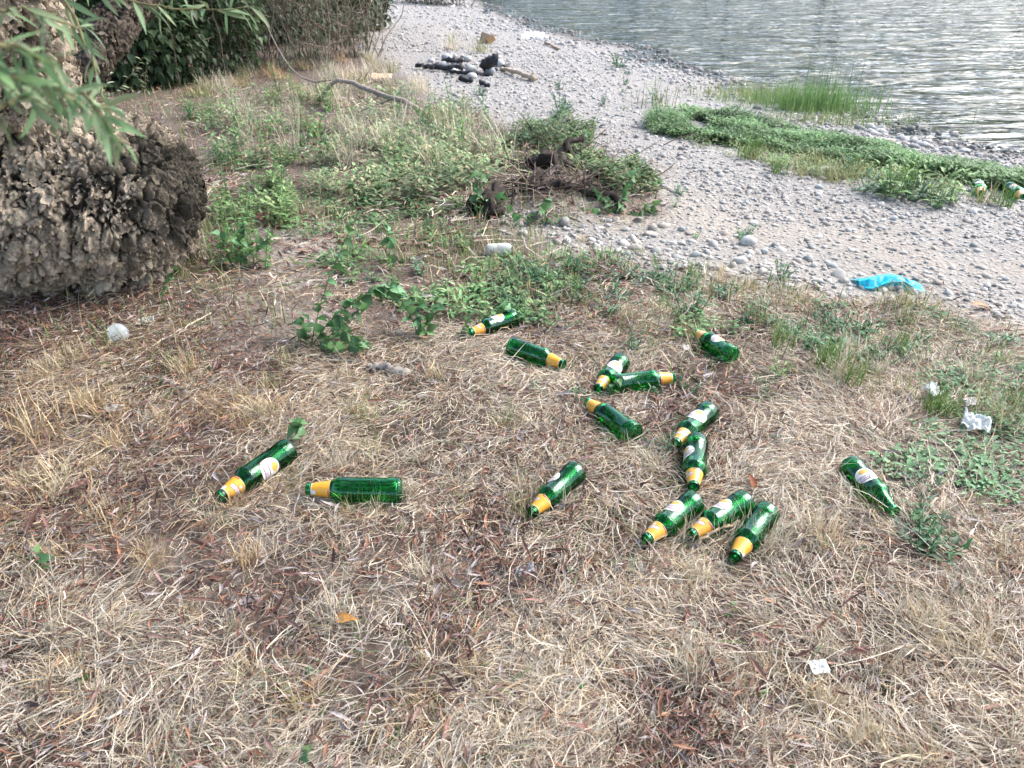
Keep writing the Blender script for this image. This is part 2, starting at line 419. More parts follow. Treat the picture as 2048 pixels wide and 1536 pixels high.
def barked(V, Nn, size, depth, darkmask=None, seed=0, base=(.43, .375, .31)):
    """flaky willow bark: ragged plates torn by deep cracks, the colour darkened down in the cracks"""
    ax = unit(np.array([.42, .1, .9])); A = V+ax*(V@ax)[:, None]*(-.52)             # flakes run along the stem
    w = np.stack([fbm(A, .6/size, 3, seed+k) for k in (1, 2, 3)], 1)-.5
    q = A+w*1.3*size
    n1 = fbm(q, .75/size, 3, seed+11); n2 = fbm(q, 1.7/size, 3, seed+31); n3 = fbm(A+w*.5*size, 3.6/size, 2, seed+51)
    f1, f2, cid = worley(q, .9/size, seed)
    h = .52*sstep(.40, .52, n1)+.40*sstep(.42, .53, n2)+.24*sstep(.40, .58, n3)-.50*sstep(.10, .0, f2-f1)-.58
    V2 = V + Nn*(depth*h)[:, None]
    hn = np.clip((h+.55)/.95, 0, 1); tone = (.72+.5*cid)*(.7+.6*fbm(V, 11, 3, seed+40))
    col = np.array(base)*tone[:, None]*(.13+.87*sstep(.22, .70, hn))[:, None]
    if darkmask is not None:
        drk = darkmask(V, fbm(V, 6, 4, seed+60)); col = col*(1-drk[:, None]) + np.array([.030, .029, .023])*drk[:, None]*(.5+1.0*fbm(V, 30, 2, 3))[:, None]
    return V2, col
tc_ = at(40, 640); tcx, tcy, tcz = tc_[0], tc_[1]+.50, tc_[2]
mb = MB()
mb.add(*ball((tcx-.14, tcy, tcz+.38), (.60, .52, .42)))
mb.add(*ball((tcx+.22, tcy+.02, tcz+.36), (.38, .42, .36)))
mb.add(*ball((tcx+.06, tcy+.10, tcz+.10), (.44, .40, .24)))
mb.add(*ball((tcx-.45, tcy-.1, tcz+.25), (.5, .45, .38)))
up1 = np.array([tcx-.30, tcy-.02, tcz+.45]); up2 = pt(-85, 120, 3.05); up3 = pt(-120, -260, 2.55); up4 = pt(-260, -900, 2.3)
pth = smooth_path([up1, up2, up3, up4], 16); mb.add(*tube(pth, np.linspace(.42, .27, 16), 24))
Vt, Nt, Ft = remeshed(mb, .0125, 1)
def flank_dark(V, nz):
    return sstep(-.03, .16, (V[:, 0]-(tcx+.36)) + .55*(nz-.5))*.9*sstep(.22, .45, nz+.12)  # bark colour turns near black towards the right flank, ragged by noise
Vt2, ct = barked(Vt, Nt, .062, .062, flank_dark, 3, (.47, .39, .30))
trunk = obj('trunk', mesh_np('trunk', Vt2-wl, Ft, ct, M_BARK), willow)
def flakes(V, Nn, n, L0, seed, dark_fn, base, name, lift=.004):
    r = np.random.default_rng(seed); k = r.integers(0, len(V), n); c = V[k]; nn = unit(Nn[k]+r.normal(size=(n, 3))*.22)
    den = fbm(c, 9, 3, seed); drk = dark_fn(c, fbm(c, 6, 4, 63)) if dark_fn else np.zeros(n)
    ok = (den > .40) & (r.uniform(0, 1, n) > drk*.55); c, nn, drk, den = c[ok], nn[ok], drk[ok], den[ok]; n = len(c)
    ax = np.array([.42, .1, .9])+r.normal(size=(n, 3))*.55; T = unit(ax-nn*(ax*nn).sum(1, keepdims=True)); B = np.cross(nn, T)
    L = L0*r.lognormal(0, .45, n); Wd = L*r.uniform(.3, .9, n); K = 5; t = np.linspace(-.5, .5, K)
    prof = np.array([.35, .9, 1, .85, .3])[None]*r.uniform(.55, 1.3, (n, K))
    curl = r.uniform(.1, .9, n); liftv = lift+r.uniform(0, .004, n)
    P = c[:, None]+T[:, None]*(L[:, None]*t)[..., None]+nn[:, None]*(liftv[:, None]+(L*curl)[:, None]*t**2)[..., None]+B[:, None]*(L[:, None]*.12*r.normal(size=(n, K)))[..., None]
    w = (Wd[:, None]*prof*.5)[..., None]; e = (Wd*r.uniform(-.1, .5, n))[:, None, None]
    G = np.stack([P-B[:, None]*w+nn[:, None]*e*.5, P, P+B[:, None]*w+nn[:, None]*e*.5*r.uniform(-.3, 1.2, (n, 1, 1))], 2)
    G = G+r.normal(size=G.shape)*.0012
    b_ = (np.arange(n)[:, None]*K+np.arange(K-1)[None])*3
    F = np.concatenate([np.stack([b_, b_+1, b_+4, b_+3], -1).reshape(-1, 4), np.stack([b_+1, b_+2, b_+5, b_+4], -1).reshape(-1, 4)])
    col = np.array(base)*r.uniform(.55, 1.3, (n, 1))*np.c_[np.ones(n), r.uniform(.95, 1.03, n), r.uniform(.88, 1.08, n)]
    col = col*(1-drk[:, None])+np.array([.036, .034, .027])*drk[:, None]*r.uniform(.5, 1.8, (n, 1))
    o = obj(name, mesh_np(name, G.reshape(-1, 3)-wl, F, np.repeat(col, K*3, 0), M_BARK, False), willow, kind='stuff'); return o
flakes(Vt2, Nt, 26000, .017, 5, flank_dark, (.50, .42, .33), 'bark_flakes', .001)
# second stem behind, leaning up to the right
mb = MB(); a_, b_, c_ = pt(70, 235, 4.25), pt(250, 30, 4.7), pt(480, -330, 5.4)
mb.add(*tube(smooth_path([a_, b_, c_], 14), np.linspace(.125, .10, 14), 20))
Vl, Nl, Fl = remeshed(mb, .02, 1)
Vl2, cl = barked(Vl, Nl, .045, .03, None, 9, (.13, .105, .085))
obj('limb', mesh_np('limb', Vl2-wl, Fl, cl, M_BARK), willow); flakes(Vl2, Nl, 5000, .018, 6, None, (.15, .125, .10), 'bark_flakes')
mb = MB(); mb.add(*tube(smooth_path([pt(95, 160, 4.0), pt(140, 130, 3.95), pt(185, 110, 3.9)], 8, .006, 3), np.linspace(.055, .045, 8), 12, jag=.1))
Vl, Nl, Fl = remeshed(mb, .012, 0); Vl2, cl = barked(Vl, Nl, .03, .012, None, 12, (.16, .14, .13))
obj('broken_stub', mesh_np('broken_stub', Vl2-wl, Fl, cl, M_BARK), willow)
# crown overhead (its shade and reflection reach the picture)
n = 17000; P0 = np.c_[RNG.uniform(-6.5, 3.6, n), RNG.uniform(-5.5, 5.8, n), RNG.uniform(3.0, 5.2, n)]
cl_ = fbm(P0, .9, 3, 5); P0 = P0[(cl_ > .47) & (P0[:, 2] > 3.0+.12*(P0[:, 0]+2)**2*.3) & (P0[:, 0]+.45*P0[:, 1] < 4.2)]; n = len(P0)
V, F, k = leaf_batch(P0, RNG.normal(size=(n, 3))*[1, 1, .6]-[0, 0, .6], RNG.uniform(.18, .34, n), RNG.uniform(.07, .13, n), np.array([.2, 1, .8, .05]), .15)
obj('crown', mesh_np('crown', V-wl, F, np.repeat(np.array([.10, .15, .06])*RNG.uniform(.6, 1.4, (n, 1)), k, 0), M_LEAF), willow)

# drooping leafy twigs close to the lens
_leafcache = {}
def one_leaf(kind, i):
    """a small library of single leaves, one unit long along +Y, lying face up"""
    if (kind, i) in _leafcache: return _leafcache[(kind, i)]
    r = np.random.default_rng(100+i+{'willow': 0, 'heart': 50, 'grey': 90, 'dead': 130}[kind]*3)
    wd = {'willow': .17, 'heart': .80, 'grey': .24, 'dead': .3}[kind]
    prof = {'willow': LEAF_LANCE, 'heart': np.array([.45, .95, 1.0, .82, .5, .2, .03]), 'grey': LEAF_LANCE, 'dead': LEAF_LANCE}[kind]
    V, F, k = leaf_batch(np.zeros((1, 3)), np.array([[0, 1.0, 0]]), 1.0, wd*r.uniform(.85, 1.2), prof, r.uniform(.05, .45), fold=r.uniform(.08, .3), curl=np.array([r.uniform(-.3, .3)]))
    base = {'willow': (.20, .29, .14), 'heart': (.10, .22, .085), 'grey': (.30, .38, .25), 'dead': (.2, .11, .06)}[kind]
    c = np.array(base)*r.uniform(.7, 1.35)*np.array([r.uniform(.85, 1.25), 1, r.uniform(.8, 1.2)])
    cc = np.repeat(c[None], len(V), 0)*np.linspace(.92, 1.08, len(V))[:, None]; cc[1::3] *= 1.18
    _leafcache[(kind, i)] = mesh_np(kind+'_leaf', V, F, cc, M_LEAF); return _leafcache[(kind, i)]
def rot_to(dirn, roll):
    y = unit(np.asarray(dirn, float)); x = unit(np.cross(y, [0, 0, 1.0])+1e-4); z = np.cross(x, y)
    M = Matrix(np.stack([x, y, z], 1).tolist()) @ Matrix.Rotation(roll, 3, 'Y'); return M.to_euler()
def leafy_twig(parent, org, path, rad, nleaf, lsize, kind, spread, rnd, twigname='twig', col=(.22, .2, .1), droop=.5, start=.1):
    P = smooth_path(path, 18, rad*.8, rnd.randrange(999)); mb = MB(); mb.add(*tube(P-org, np.linspace(rad, rad*.4, 18), 6), col=col)
    tw = obj(twigname, mb.mesh(twigname, M_WOOD), parent)
    for i in range(nleaf):
        f = start+(1-start)*i/max(nleaf-1, 1); k = f*17; k0 = min(int(k), 16); p = P[k0]+(P[k0+1]-P[k0])*(k-k0); tdir = unit(P[k0+1]-P[k0])
        sd_ = np.array([rnd.gauss(0, 1), rnd.gauss(0, 1), rnd.gauss(0, .6)])
        d = tdir*.55+unit(sd_)*spread+np.array([0, 0, -droop*rnd.random()])
        s = lsize*rnd.uniform(.6, 1.2)
        obj('leaf', one_leaf(kind, rnd.randrange(9)), tw, p-org, rot_to(d, rnd.gauss(0, .7)), s)
    return tw
rn = random.Random(5)
for path, nl, ls in [
    ([pt(-60, 120, .56), pt(60, 165, .58), pt(170, 190, .62), pt(245, 285, .66)], 40, .029),
    ([pt(-60, 150, .60), pt(40, 150, .62), pt(150, 205, .66), pt(215, 215, .68)], 34, .029),
    ([pt(-40, 20, .9), pt(60, 20, .9), pt(170, 60, .95)], 18, .04),
    ([pt(-80, 60, .54), pt(20, 95, .56), pt(110, 130, .6)], 28, .028),
    ([pt(120, -60, 1.25), pt(240, -5, 1.25), pt(370, 22, 1.3), pt(500, 14, 1.3)], 34, .048),
    ([pt(120, -30, 1.05), pt(160, 60, 1.05), pt(190, 130, 1.05), pt(225, 260, 1.05)], 22, .042),
    ([pt(-40, 230, .6), pt(50, 190, .62), pt(120, 215, .66)], 22, .03)]:
    leafy_twig(willow, wl, path, .0022, nl, ls, 'willow', .75, rn)

# ------------------------------------------------------------------ bushes at the edge of the beach
def foliage(cen, rad, n, lsize, wr, col, var, seed, profile=LEAF_OVATE, clump=.0):
    r = np.random.default_rng(seed); u = unit(r.normal(size=(n, 3))); t = r.uniform(.0, 1, (n, 1))**.38
    P = np.asarray(cen)+u*t*np.asarray(rad)
    keep = vn(P, 3.0, seed) > clump; P = P[keep]; u = u[keep]; n = len(P)
    d = u*.7+r.normal(size=(n, 3))*.6-[0, 0, .25]; L = r.uniform(.6, 1.3, n)*lsize
    V, F, k = leaf_batch(P, d, L, L*wr, profile, r.uniform(.0, .4, n))
    tone = (.55+.9*vn(P, 4, seed+3))[:, None]*r.uniform(1-var, 1+var, (n, 1))
    return V, F, np.repeat(np.array(col)*tone, k, 0)
def bush(label, base, h, wdt, nstem, nleaf, lsize, wr, col, seed, stemcol=(.12, .09, .065), stemr=.008, clump=.35, group=None, lean=.25, low=.05, twiggy=0):
    t = thing('bush', label, 'bush', base, group=group); r = np.random.default_rng(seed); mb = MB()
    for i in range(nstem):
        a = r.uniform(0, 2*math.pi); q = r.uniform(0, 1)**.5; x, y = math.cos(a)*wdt*.55*q, math.sin(a)*wdt*.3*q
        top = np.array([x+r.normal()*lean*h*.5, y+r.normal()*lean*h*.4, h*r.uniform(.5, 1.05)])
        mb.add(*tube(smooth_path([[x, y, -.05], [(x+top[0])/2+r.normal()*.04, (y+top[1])/2, top[2]*.5], top], 7, .03, int(r.integers(9999))), np.linspace(stemr*r.uniform(.5, 1.4), .002, 7), 5), col=np.array(stemcol)*r.uniform(.6, 1.7))
        for _ in range(twiggy):
            f = r.uniform(.1, .9); p = np.array([x, y, 0])*(1-f)+top*f; e = p+np.array([r.normal()*.22, r.normal()*.2, r.uniform(-.05, .3)])
            mb.add(*tube([p, (p+e)/2+r.normal(size=3)*.02, e], [.004, .003, .0015], 4), col=np.array(stemcol)*r.uniform(.7, 2.0))
    obj('stems', mb.mesh('stems', M_WOOD), t)
    V, F, cc = foliage((0, 0, h*.40), (wdt*.56, wdt*.40, h*.62), nleaf, lsize, wr, col, .35, seed, clump=clump)
    ok = V[:, 2] > .0; V[~ok, 2] = .01
    obj('foliage', mesh_np('foliage', V, F, cc, M_LEAF), t); return t
DK = (.06, .10, .045)
bush('dense dark green bush behind the leaning willow stem', at(235, 165), 1.9, 1.9, 26, 9000, .085, .75, DK, 1, clump=.25)
bush('dark leafy bush with a scrap of white plastic caught in it', at(400, 148), 1.7, 1.5, 26, 7000, .07, .6, (.07, .11, .05), 2, clump=.33, twiggy=3)
bush('upright twiggy bush with thin grey brown stems at the gravel edge', at(560, 135), 2.0, 1.3, 40, 4600, .07, .22, (.12, .15, .09), 3, (.16, .125, .10), .007, .38, lean=.42, twiggy=8)
bush('twiggy olive bush right against the stony beach', at(678, 112), 2.2, 1.1, 42, 4600, .07, .22, (.13, .16, .09), 4, (.17, .135, .105), .007, .38, lean=.40, twiggy=8)
for i, (px, py, h, wd) in enumerate([(60, 108, 3.2, 3.0), (250, 95, 3.4, 3.0), (430, 85, 3.3, 2.8), (590, 72, 3.0, 2.3), (690, 58, 2.8, 1.6)]):
    bush(['tall shadowy shrub of the thicket, behind the leaning willow stem', 'tall shadowy shrub of the thicket, behind the dense dark green bush', 'tall shadowy shrub of the thicket, behind the bush holding the white scrap', 'tall shadowy shrub of the thicket, behind the grey brown twiggy bush', 'tall shadowy shrub of the thicket, behind the twiggy olive bush'][i], at(px, py), h, wd, 26, 4200, .14, .6, (.035, .055, .022), 20+i, clump=.25, group='shrubs of the thicket behind the front bushes')
bush('small overhanging bush by the water at the far end of the beach', at(868, 8), .9, 1.6, 40, 1500, .08, .4, (.05, .06, .03), 31, (.13, .10, .09), .009, .25, twiggy=3)
bush('drooping green bush standing at the waterline', at(960, -6), 1.0, 1.3, 20, 1300, .09, .4, (.05, .075, .035), 32, clump=.3)
bush('far shrub beyond the end of the stony beach', at(800, -40), 2.2, 2.6, 30, 1900, .13, .5, (.04, .06, .025), 33)
bush('tall far shrub at the bend of the river', at(730, -30), 3.0, 3.0, 30, 2200, .15, .5, (.035, .055, .022), 34)
# low plants at the foot of the bushes

# ================================================================== OBJECTS
# ------------------------------------------------------------------ green glass bottles
BL = .25
OUT = [(.001, .006), (.020, .004), (.028, .0005), (.0312, .0005), (.0338, .004), (.0343, .009), (.0343, .032), (.0338, .036), (.0320, .0395), (.0320, .149), (.0334, .154), (.0340, .158), (.0332, .163), (.0305, .1695), (.0268, .1752), (.0240, .180), (.0226, .185), (.0150, .234), (.0146, .2375), (.0160, .239), (.0163, .243), (.0160, .2475), (.0150, .25), (.0118, .25)]
INN = [(.0108, .247), (.0108, .236), (.0195, .184), (.0235, .1755), (.0285, .165), (.0303, .157), (.0298, .150), (.0298, .040), (.0308, .034), (.0310, .012), (.0285, .008), (.001, .010)]
def out_r(z):
    o = np.array(OUT[5:22]); return np.interp(z, o[:, 1], o[:, 0])
V, F = lathe(OUT+INN, 44); ME_GLASS = mesh_np('bottle_glass', V, F, None, M_GLASS)
def wrap(s, z, lift):
    r = out_r(z)+lift; a = s/.0330; return np.stack([r*np.cos(a), r*np.sin(a), z], -1)
# neck label: gold paper cone with a white slanting banner, red hem and small round badge
zz = np.linspace(.1845, .2355, 27); aa = np.linspace(-math.pi, math.pi, 73); A_, Z_ = np.meshgrid(aa, zz)
rr_ = out_r(Z_)+.0006; V = np.stack([rr_*np.cos(A_), rr_*np.sin(A_), Z_], -1).reshape(-1, 3)
gold = np.array([.74, .36, .035]); col = np.repeat(gold[None], V.shape[0], 0); a1, z1 = A_.ravel(), Z_.ravel()
ban = (np.abs(z1-.2085-.004*np.sin(a1*1.2)) < .0048) & (np.abs(a1) < .95); col[ban] = (.72, .66, .62)
edge = (np.abs(np.abs(z1-.2085-.004*np.sin(a1*1.2))-.0056) < .0012) & (np.abs(a1) < 1.0); col[edge] = (.30, .15, .14)
txt = ban & (np.abs(z1-.2085-.004*np.sin(a1*1.2)) < .0026) & (np.floor(a1*9).astype(int) % 2 == 0); col[txt] = (.40, .27, .30)
badge = ((a1*.019)**2+(z1-.1955)**2) < .0036**2; col[badge] = (.70, .58, .48)
red = (z1 < .1885) & (np.abs(a1) > .9) & (np.abs(a1) < 2.0); col[red] = (.48, .03, .05)
pale = (z1 > .2325) | (z1 < .1858); col[pale] = (.72, .58, .30)
silver = (np.abs(a1-1.5) < .35) & (z1 > .222); col[silver] = (.66, .67, .70)
fi = (np.arange(26)[:, None]*73+np.arange(72)[None]).ravel()
ME_NECK = mesh_np('neck_label', V, np.stack([fi, fi+1, fi+74, fi+73], 1), col, M_FOIL)
def oval(cz, hw, hu, hd, lift, nr=9, na=40, sq=2.3):
    V = [[0, cz]]; F = []
    for i in range(1, nr+1):
        for j in range(na):
            th = j*2*math.pi/na; c, s = math.cos(th), math.sin(th); k = (abs(c)**sq+abs(s)**sq)**(-1/sq)*i/nr
            V.append([hw*c*k, cz+(hu if s > 0 else hd)*s*k])
    for j in range(na): F.append((0, 1+j, 1+(j+1) % na))
    for i in range(nr-1):
        for j in range(na):
            k = (j+1) % na; F.append((1+i*na+j, 1+(i+1)*na+j, 1+(i+1)*na+k, 1+i*na+k))
    V = np.array(V); return wrap(V[:, 0], V[:, 1], lift), F
def flat_mesh(name, parts, m):
    b = MB()
    for V, F, c in parts: b.add(V, F, c)
    return b.mesh(name, m)
V, F = oval(.104, .0315, .026, .033, .0006); ME_FRONT = flat_mesh('front_label', [(V, F, (.74, .73, .69))], M_LABEL)
V, F = oval(.086, .0145, .0095, .0105, .0010, 5, 24, 2.0); ME_CREST = flat_mesh('crest', [(V, F, (.60, .36, .08))], M_LABEL)
def bandline(z0, h, s0, s1, c, lift=.0010):
    s = np.linspace(s0, s1, 20); zc = z0+.0022*(1-(s/.03)**2)
    V = np.concatenate([wrap(s, zc-h/2, lift), wrap(s, zc+h/2, lift)]); return V, [(i, i+1, i+21, i+20) for i in range(19)], c
PURP = (.16, .06, .12)
ME_BAND = flat_mesh('brand_band', [bandline(.1185, .0026, -.0285, .0285, PURP), bandline(.1020, .0026, -.0300, .0300, PURP), bandline(.11025, .0165, -.0302, -.0288, (.45, .10, .14), .0009), bandline(.11025, .0165, .0288, .0302, (.45, .10, .14), .0009)], M_LABEL)
cu = bpy.data.curves.new('lettering', 'FONT'); cu.body = 'КАМЕНИЦА'; cu.size = .0125; cu.align_x = 'CENTER'; cu.resolution_u = 2
co = bpy.data.objects.new('lettering_source', cu); C.objects.link(co)
tm = bpy.data.meshes.new_from_object(co.evaluated_get(bpy.context.evaluated_depsgraph_get())); bpy.data.objects.remove(co)
tv = np.array([v.co[:] for v in tm.vertices]).reshape(-1, 3); sx = .052/max(np.ptp(tv[:, 0]), 1e-6)
ts = (tv[:, 0]-(tv[:, 0].max()+tv[:, 0].min())/2)*sx; tz = .1065+tv[:, 1]+.0022*(1-(ts/.03)**2)
ME_TEXT = flat_mesh('lettering', [(wrap(ts, tz, .0011), [tuple(p.vertices) for p in tm.polygons], (.20, .10, .22))], M_LABEL)
BOTTLES = [
 ((437, 995), (579, 898), 78, 1, 1, 'largest green bottle, gold neck pointing down left, white label at its underside'),
 ((611, 978), (804, 982), 170, 1, 0, 'green bottle lying level with its gold neck pointing to the thin forked twig'),
 ((1067, 1022), (1150, 945), -58, 1, 1, 'green bottle lying alone on straw between the level bottle and the bottle cluster'),
 ((1293, 1079), (1388, 1003), -26, 1, 1, 'first of three parallel green bottles, neck beside dark soil, white label upward'),
 ((1383, 1069), (1490, 1003), -30, 1, 1, 'middle of three parallel green bottles, straw lying across its neck'),
 ((1475, 1106), (1530, 1030), 172, 1, 0, 'last of three parallel green bottles, open mouth toward the viewer, no label showing'),
 ((1387, 975), (1393, 882), -66, 1, 1, 'green bottle pointing straight at the viewer, its base against another bottle neck'),
 ((1350, 888), (1418, 821), 2, 1, 1, 'green bottle with clean white oval label on top, neck touching another bottle'),
 ((1175, 804), (1269, 869), 165, 1, 0, 'green bottle with neck pointing up left and plain base toward the viewer'),
 ((1196, 777), (1242, 723), 22, 1, 1, 'green bottle with white label whose neck crosses in front of another bottle base'),
 ((1350, 754), (1226, 769), 176, 1, 0, 'green bottle with gold neck pointing right, base behind a crossing bottle'),
 ((1128, 729), (1022, 692), 176, 1, 0, 'green bottle without visible label, gold neck pointing down right, near the leafy weeds'),
 ((942, 665), (1028, 636), 0, 1, 1, 'green bottle half hidden by weed leaves, torn pale label on top'),
 ((1397, 668), (1459, 708), 10, 1, 1, 'green bottle with small white label and orange neck below the dark green weed clump'),
 ((1789, 1024), (1699, 930), -18, 0, 1, 'green bottle with bare neck and no gold paper, white label with purple band'),
 ((1968, 394), (1951, 362), 5, 1, 1, 'small distant green bottle with white label beside the green riverside plants'),
 ((2064, 404), (2003, 366), -5, 1, 1, 'distant green bottle under a torn white wrapper at the edge of the plants'),
]
CAPS = []
def frame_from(M, B, lift):
    a = at(*M, lift); b = at(*B, lift); a[2] += lift; b[2] += lift
    return a, b
for M_, B_, rho, neck, front, lab in BOTTLES:
    a, b = frame_from(M_, B_, .040); d = a-b; ln = np.linalg.norm(d); mid = (a+b)/2; d = unit(d)
    k = float(np.clip(ln/BL, .90, 1.10)); kr = 1.12+(k-1)*.45
    s = np.cross(d, [0, 0, 1.0]); s = unit(s); s = s if s[0] > 0 else -s
    u = unit(np.cross(s, d)); u = u if u[2] > 0 else -u
    x = u*math.cos(R(rho))+s*math.sin(R(rho)); y = np.cross(d, x)
    base = mid-d*BL*k/2
    t = thing('bottle', lab, 'bottle', group='green bottles strewn over the bank')
    t.matrix_world = Matrix.Translation(Vector(base)) @ Matrix(np.stack([x, y, d], 1).tolist()).to_4x4() @ Matrix.Diagonal((kr, kr, k, 1))
    obj('glass', ME_GLASS, t)
    if neck: obj('neck_label', ME_NECK, t)
    fl = obj('front_label', ME_FRONT, t); obj('crest', ME_CREST, fl); obj('brand_band', ME_BAND, fl); obj('lettering', ME_TEXT, fl)
    CAPS.append((base, d, BL*k, kr))
def outside_bottles(P, pad=.0015):
    """P (N,K,3): rows with no point inside any bottle"""
    ok = np.ones(len(P), bool)
    for b, d, L, kr in CAPS:
        near = np.linalg.norm(P[:, 0]-b, axis=1) < .6; idx = np.where(near & ok)[0]
        if not len(idx): continue
        q = P[idx]-b; ax = q@d; rad = np.linalg.norm(q-ax[..., None]*d, axis=-1)
        zb = np.clip(ax/L*BL, 0, BL); r = out_r(zb)*kr+pad
        hit = ((ax > -.003) & (ax < L+.003) & (rad < r)).any(1)
        ok[idx[hit]] = False
    return ok
def clear_of_bottles(P, pad=.0):
    """3D test along blades densified between control points"""
    Q = np.concatenate([P, (P[:, 1:]+P[:, :-1])/2], 1); return outside_bottles(Q, pad)

# ------------------------------------------------------------------ river stones
def ico(sub):
    import bmesh
    bm = bmesh.new(); bmesh.ops.create_icosphere(bm, subdivisions=sub, radius=1)
    V = np.array([v.co[:] for v in bm.verts]); F = np.array([[v.index for v in f.verts] for f in bm.faces]); bm.free(); return V, F
I2V, I2F = ico(2)
OV = np.array([[1, 0, 0], [-1, 0, 0], [0, 1, 0], [0, -1, 0], [0, 0, 1], [0, 0, -1]], float)
OF = [(0, 2, 4), (2, 1, 4), (1, 3, 4), (3, 0, 4), (2, 0, 5), (1, 2, 5), (3, 1, 5), (0, 3, 5)]
def subdiv(V, F):
    V = [tuple(v) for v in V]; cache = {}; G = []
    def m(a, b):
        k = (min(a, b), max(a, b))
        if k not in cache: cache[k] = len(V); V.append(tuple(unit(np.array(V[a])+np.array(V[b]))))
        return cache[k]
    for a, b, c in F: x, y, z = m(a, b), m(b, c), m(c, a); G += [(a, x, z), (x, b, y), (z, y, c), (x, y, z)]
    return np.array(V), np.array(G)
O1V, O1F = subdiv(OV, OF)
PAL = np.array([.66, .65, .63])*np.array([[.56, .54, .52], [.48, .47, .46], [.62, .60, .58], [.42, .42, .42], [.53, .48, .44], [.45, .47, .47], [.66, .64, .62], [.51, .45, .41], [.36, .36, .35], [.60, .59, .57]])
def stone_mesh(i, flat=.6):
    r = np.random.default_rng(300+i); V = I2V*(1+.55*(fbm(I2V, .9, 2, 300+i)-.5)[:, None]*2)
    V = V*np.array([1, r.uniform(.62, .9), r.uniform(.4, .7)]); c = PAL[i % len(PAL)]*r.uniform(.85, 1.1)
    V = V+.05*(np.stack([vn(V, 2.6, 40+i+k) for k in range(3)], 1)-.5)*2
    return mesh_np('stone', V, I2F, np.repeat(c[None], len(V), 0)*(.75+.5*fbm(V, 3, 3, i))[:, None], M_STONE)
STONES = [stone_mesh(i) for i in range(18)]
def area_points(poly, n, rnd, ymin=None, weight=None):
    """points spread over the world ground under a polygon drawn in photo pixels"""
    out = []; poly = np.array(poly, float); lo, hi = poly.min(0), poly.max(0)
    while len(out) < n:
        q = np.c_[rnd.uniform(lo[0], hi[0], n*3), rnd.uniform(lo[1], hi[1], n*3)]; q = q[inside(poly, q)]
        out += q.tolist()
    return out[:n]
rs = np.random.default_rng(21); cand = []
COB = [[(1020, 470), (1180, 440), (1330, 440), (1480, 470), (1700, 540), (1860, 600), (1840, 640), (1690, 600), (1540, 575), (1390, 540), (1180, 505)],
       [(1560, 330), (1900, 380), (2048, 440), (2048, 660), (1860, 590), (1700, 520), (1500, 450), (1400, 400)],
       [(1720, 250), (1800, 262), (1900, 300), (1860, 305), (1740, 285)], [(1000, 40), (1180, 95), (1150, 110), (1000, 60)],
       [(760, 40), (960, 40), (1180, 120), (1300, 220), (1200, 300), (1000, 240), (850, 180)]]
for pl, nn, smin, smax in zip(COB, (190, 130, 45, 35, 90), (.010, .010, .022, .02, .016), (.030, .020, .05, .05, .034)):
    for (x, y) in area_points(pl, nn, rs): cand.append((at(x, y), rs.uniform(smin, smax)*(1 if rs.random() < .8 else 1.35)))
placed = []
for p, s in sorted(cand, key=lambda c: -c[1]/max(np.linalg.norm(c[0]-[0, 0, CAM_H]), 1)):
    if len(placed) >= 296: break
    if all((p[0]-q[0])**2+(p[1]-q[1])**2 > (.75*(s+t))**2 for q, t in placed) and not inside(WATER_POLY, p[None, :2])[0]:
        placed.append((p, s))
        obj('stone', STONES[rs.integers(18)], ground, p+[0, 0, s*rs.uniform(-.12, .2)], (rs.normal()*.2, rs.normal()*.2, rs.uniform(0, 6.3)), s)
# the rest of the shingle, too many and too small to pick apart
def pebble_field(P, s, seed, kind_col=None):
    r = np.random.default_rng(seed); n = len(P)
    sh = np.stack([np.ones(n), r.uniform(.6, .95, n), r.uniform(.35, .7, n)], 1)*s[:, None]
    a = r.uniform(0, 6.283, n); tx = r.normal(size=n)*.2
    V = O1V[None]*(1+.18*r.normal(size=(n, len(O1V), 1)))*sh[:, None]
    V[..., 2] += V[..., 0]*tx[:, None]
    c, sn = np.cos(a)[:, None], np.sin(a)[:, None]
    V = np.stack([V[..., 0]*c-V[..., 1]*sn, V[..., 0]*sn+V[..., 1]*c, V[..., 2]], -1)+P[:, None]
    F = (O1F[None]+(np.arange(n)*len(O1V))[:, None, None]).reshape(-1, 3)
    cc = PAL[r.integers(0, len(PAL), n)]*r.uniform(.75, 1.15, (n, 1)) if kind_col is None else kind_col
    return V.reshape(-1, 3), F, np.repeat(cc, len(O1V), 0)
n = 190000; yy = 3.0*(21/3.0)**rs.uniform(0, 1, n); xx = rs.uniform(-1, 1, n)*(.85*yy+1); P = np.c_[xx, yy]
g, ppx = zones(np.c_[P, np.zeros(n)])
wd_ = inside(WATER_POLY, P); sd_ = pdist(SHORE, P); g &= ~(wd_ & (sd_ > .9)); g &= (ppx[:, 0] > -200) & (ppx[:, 0] < 2300)
dens = np.clip(.35+1.3*(fbm(P, 1.2, 3, 91)-.35), .12, 1)
path = np.exp(-((ppx[:, 1]-(470+.18*(ppx[:, 0]-1500)))/60)**2)*(ppx[:, 0] > 1250)      # trodden sandy strip with few stones
dens *= 1-.8*path
g &= rs.uniform(0, 1, n) < dens
_=0; P = P[g]; sd_, wd_ = sd_[g], wd_[g]; n = len(P); dist = P[:, 1]
s = np.clip(rs.lognormal(math.log(.0056), .52, n), .0028, .022)*(1+.085*dist)
s *= np.where((sd_ < .8), 1.35, 1)
if n > 46000: k = rs.permutation(n)[:46000]; P, s, sd_, wd_, dist = P[k], s[k], sd_[k], wd_[k], dist[k]; n = 46000
colr = PAL[rs.integers(0, len(PAL), n)]*rs.uniform(.75, 1.15, (n, 1))
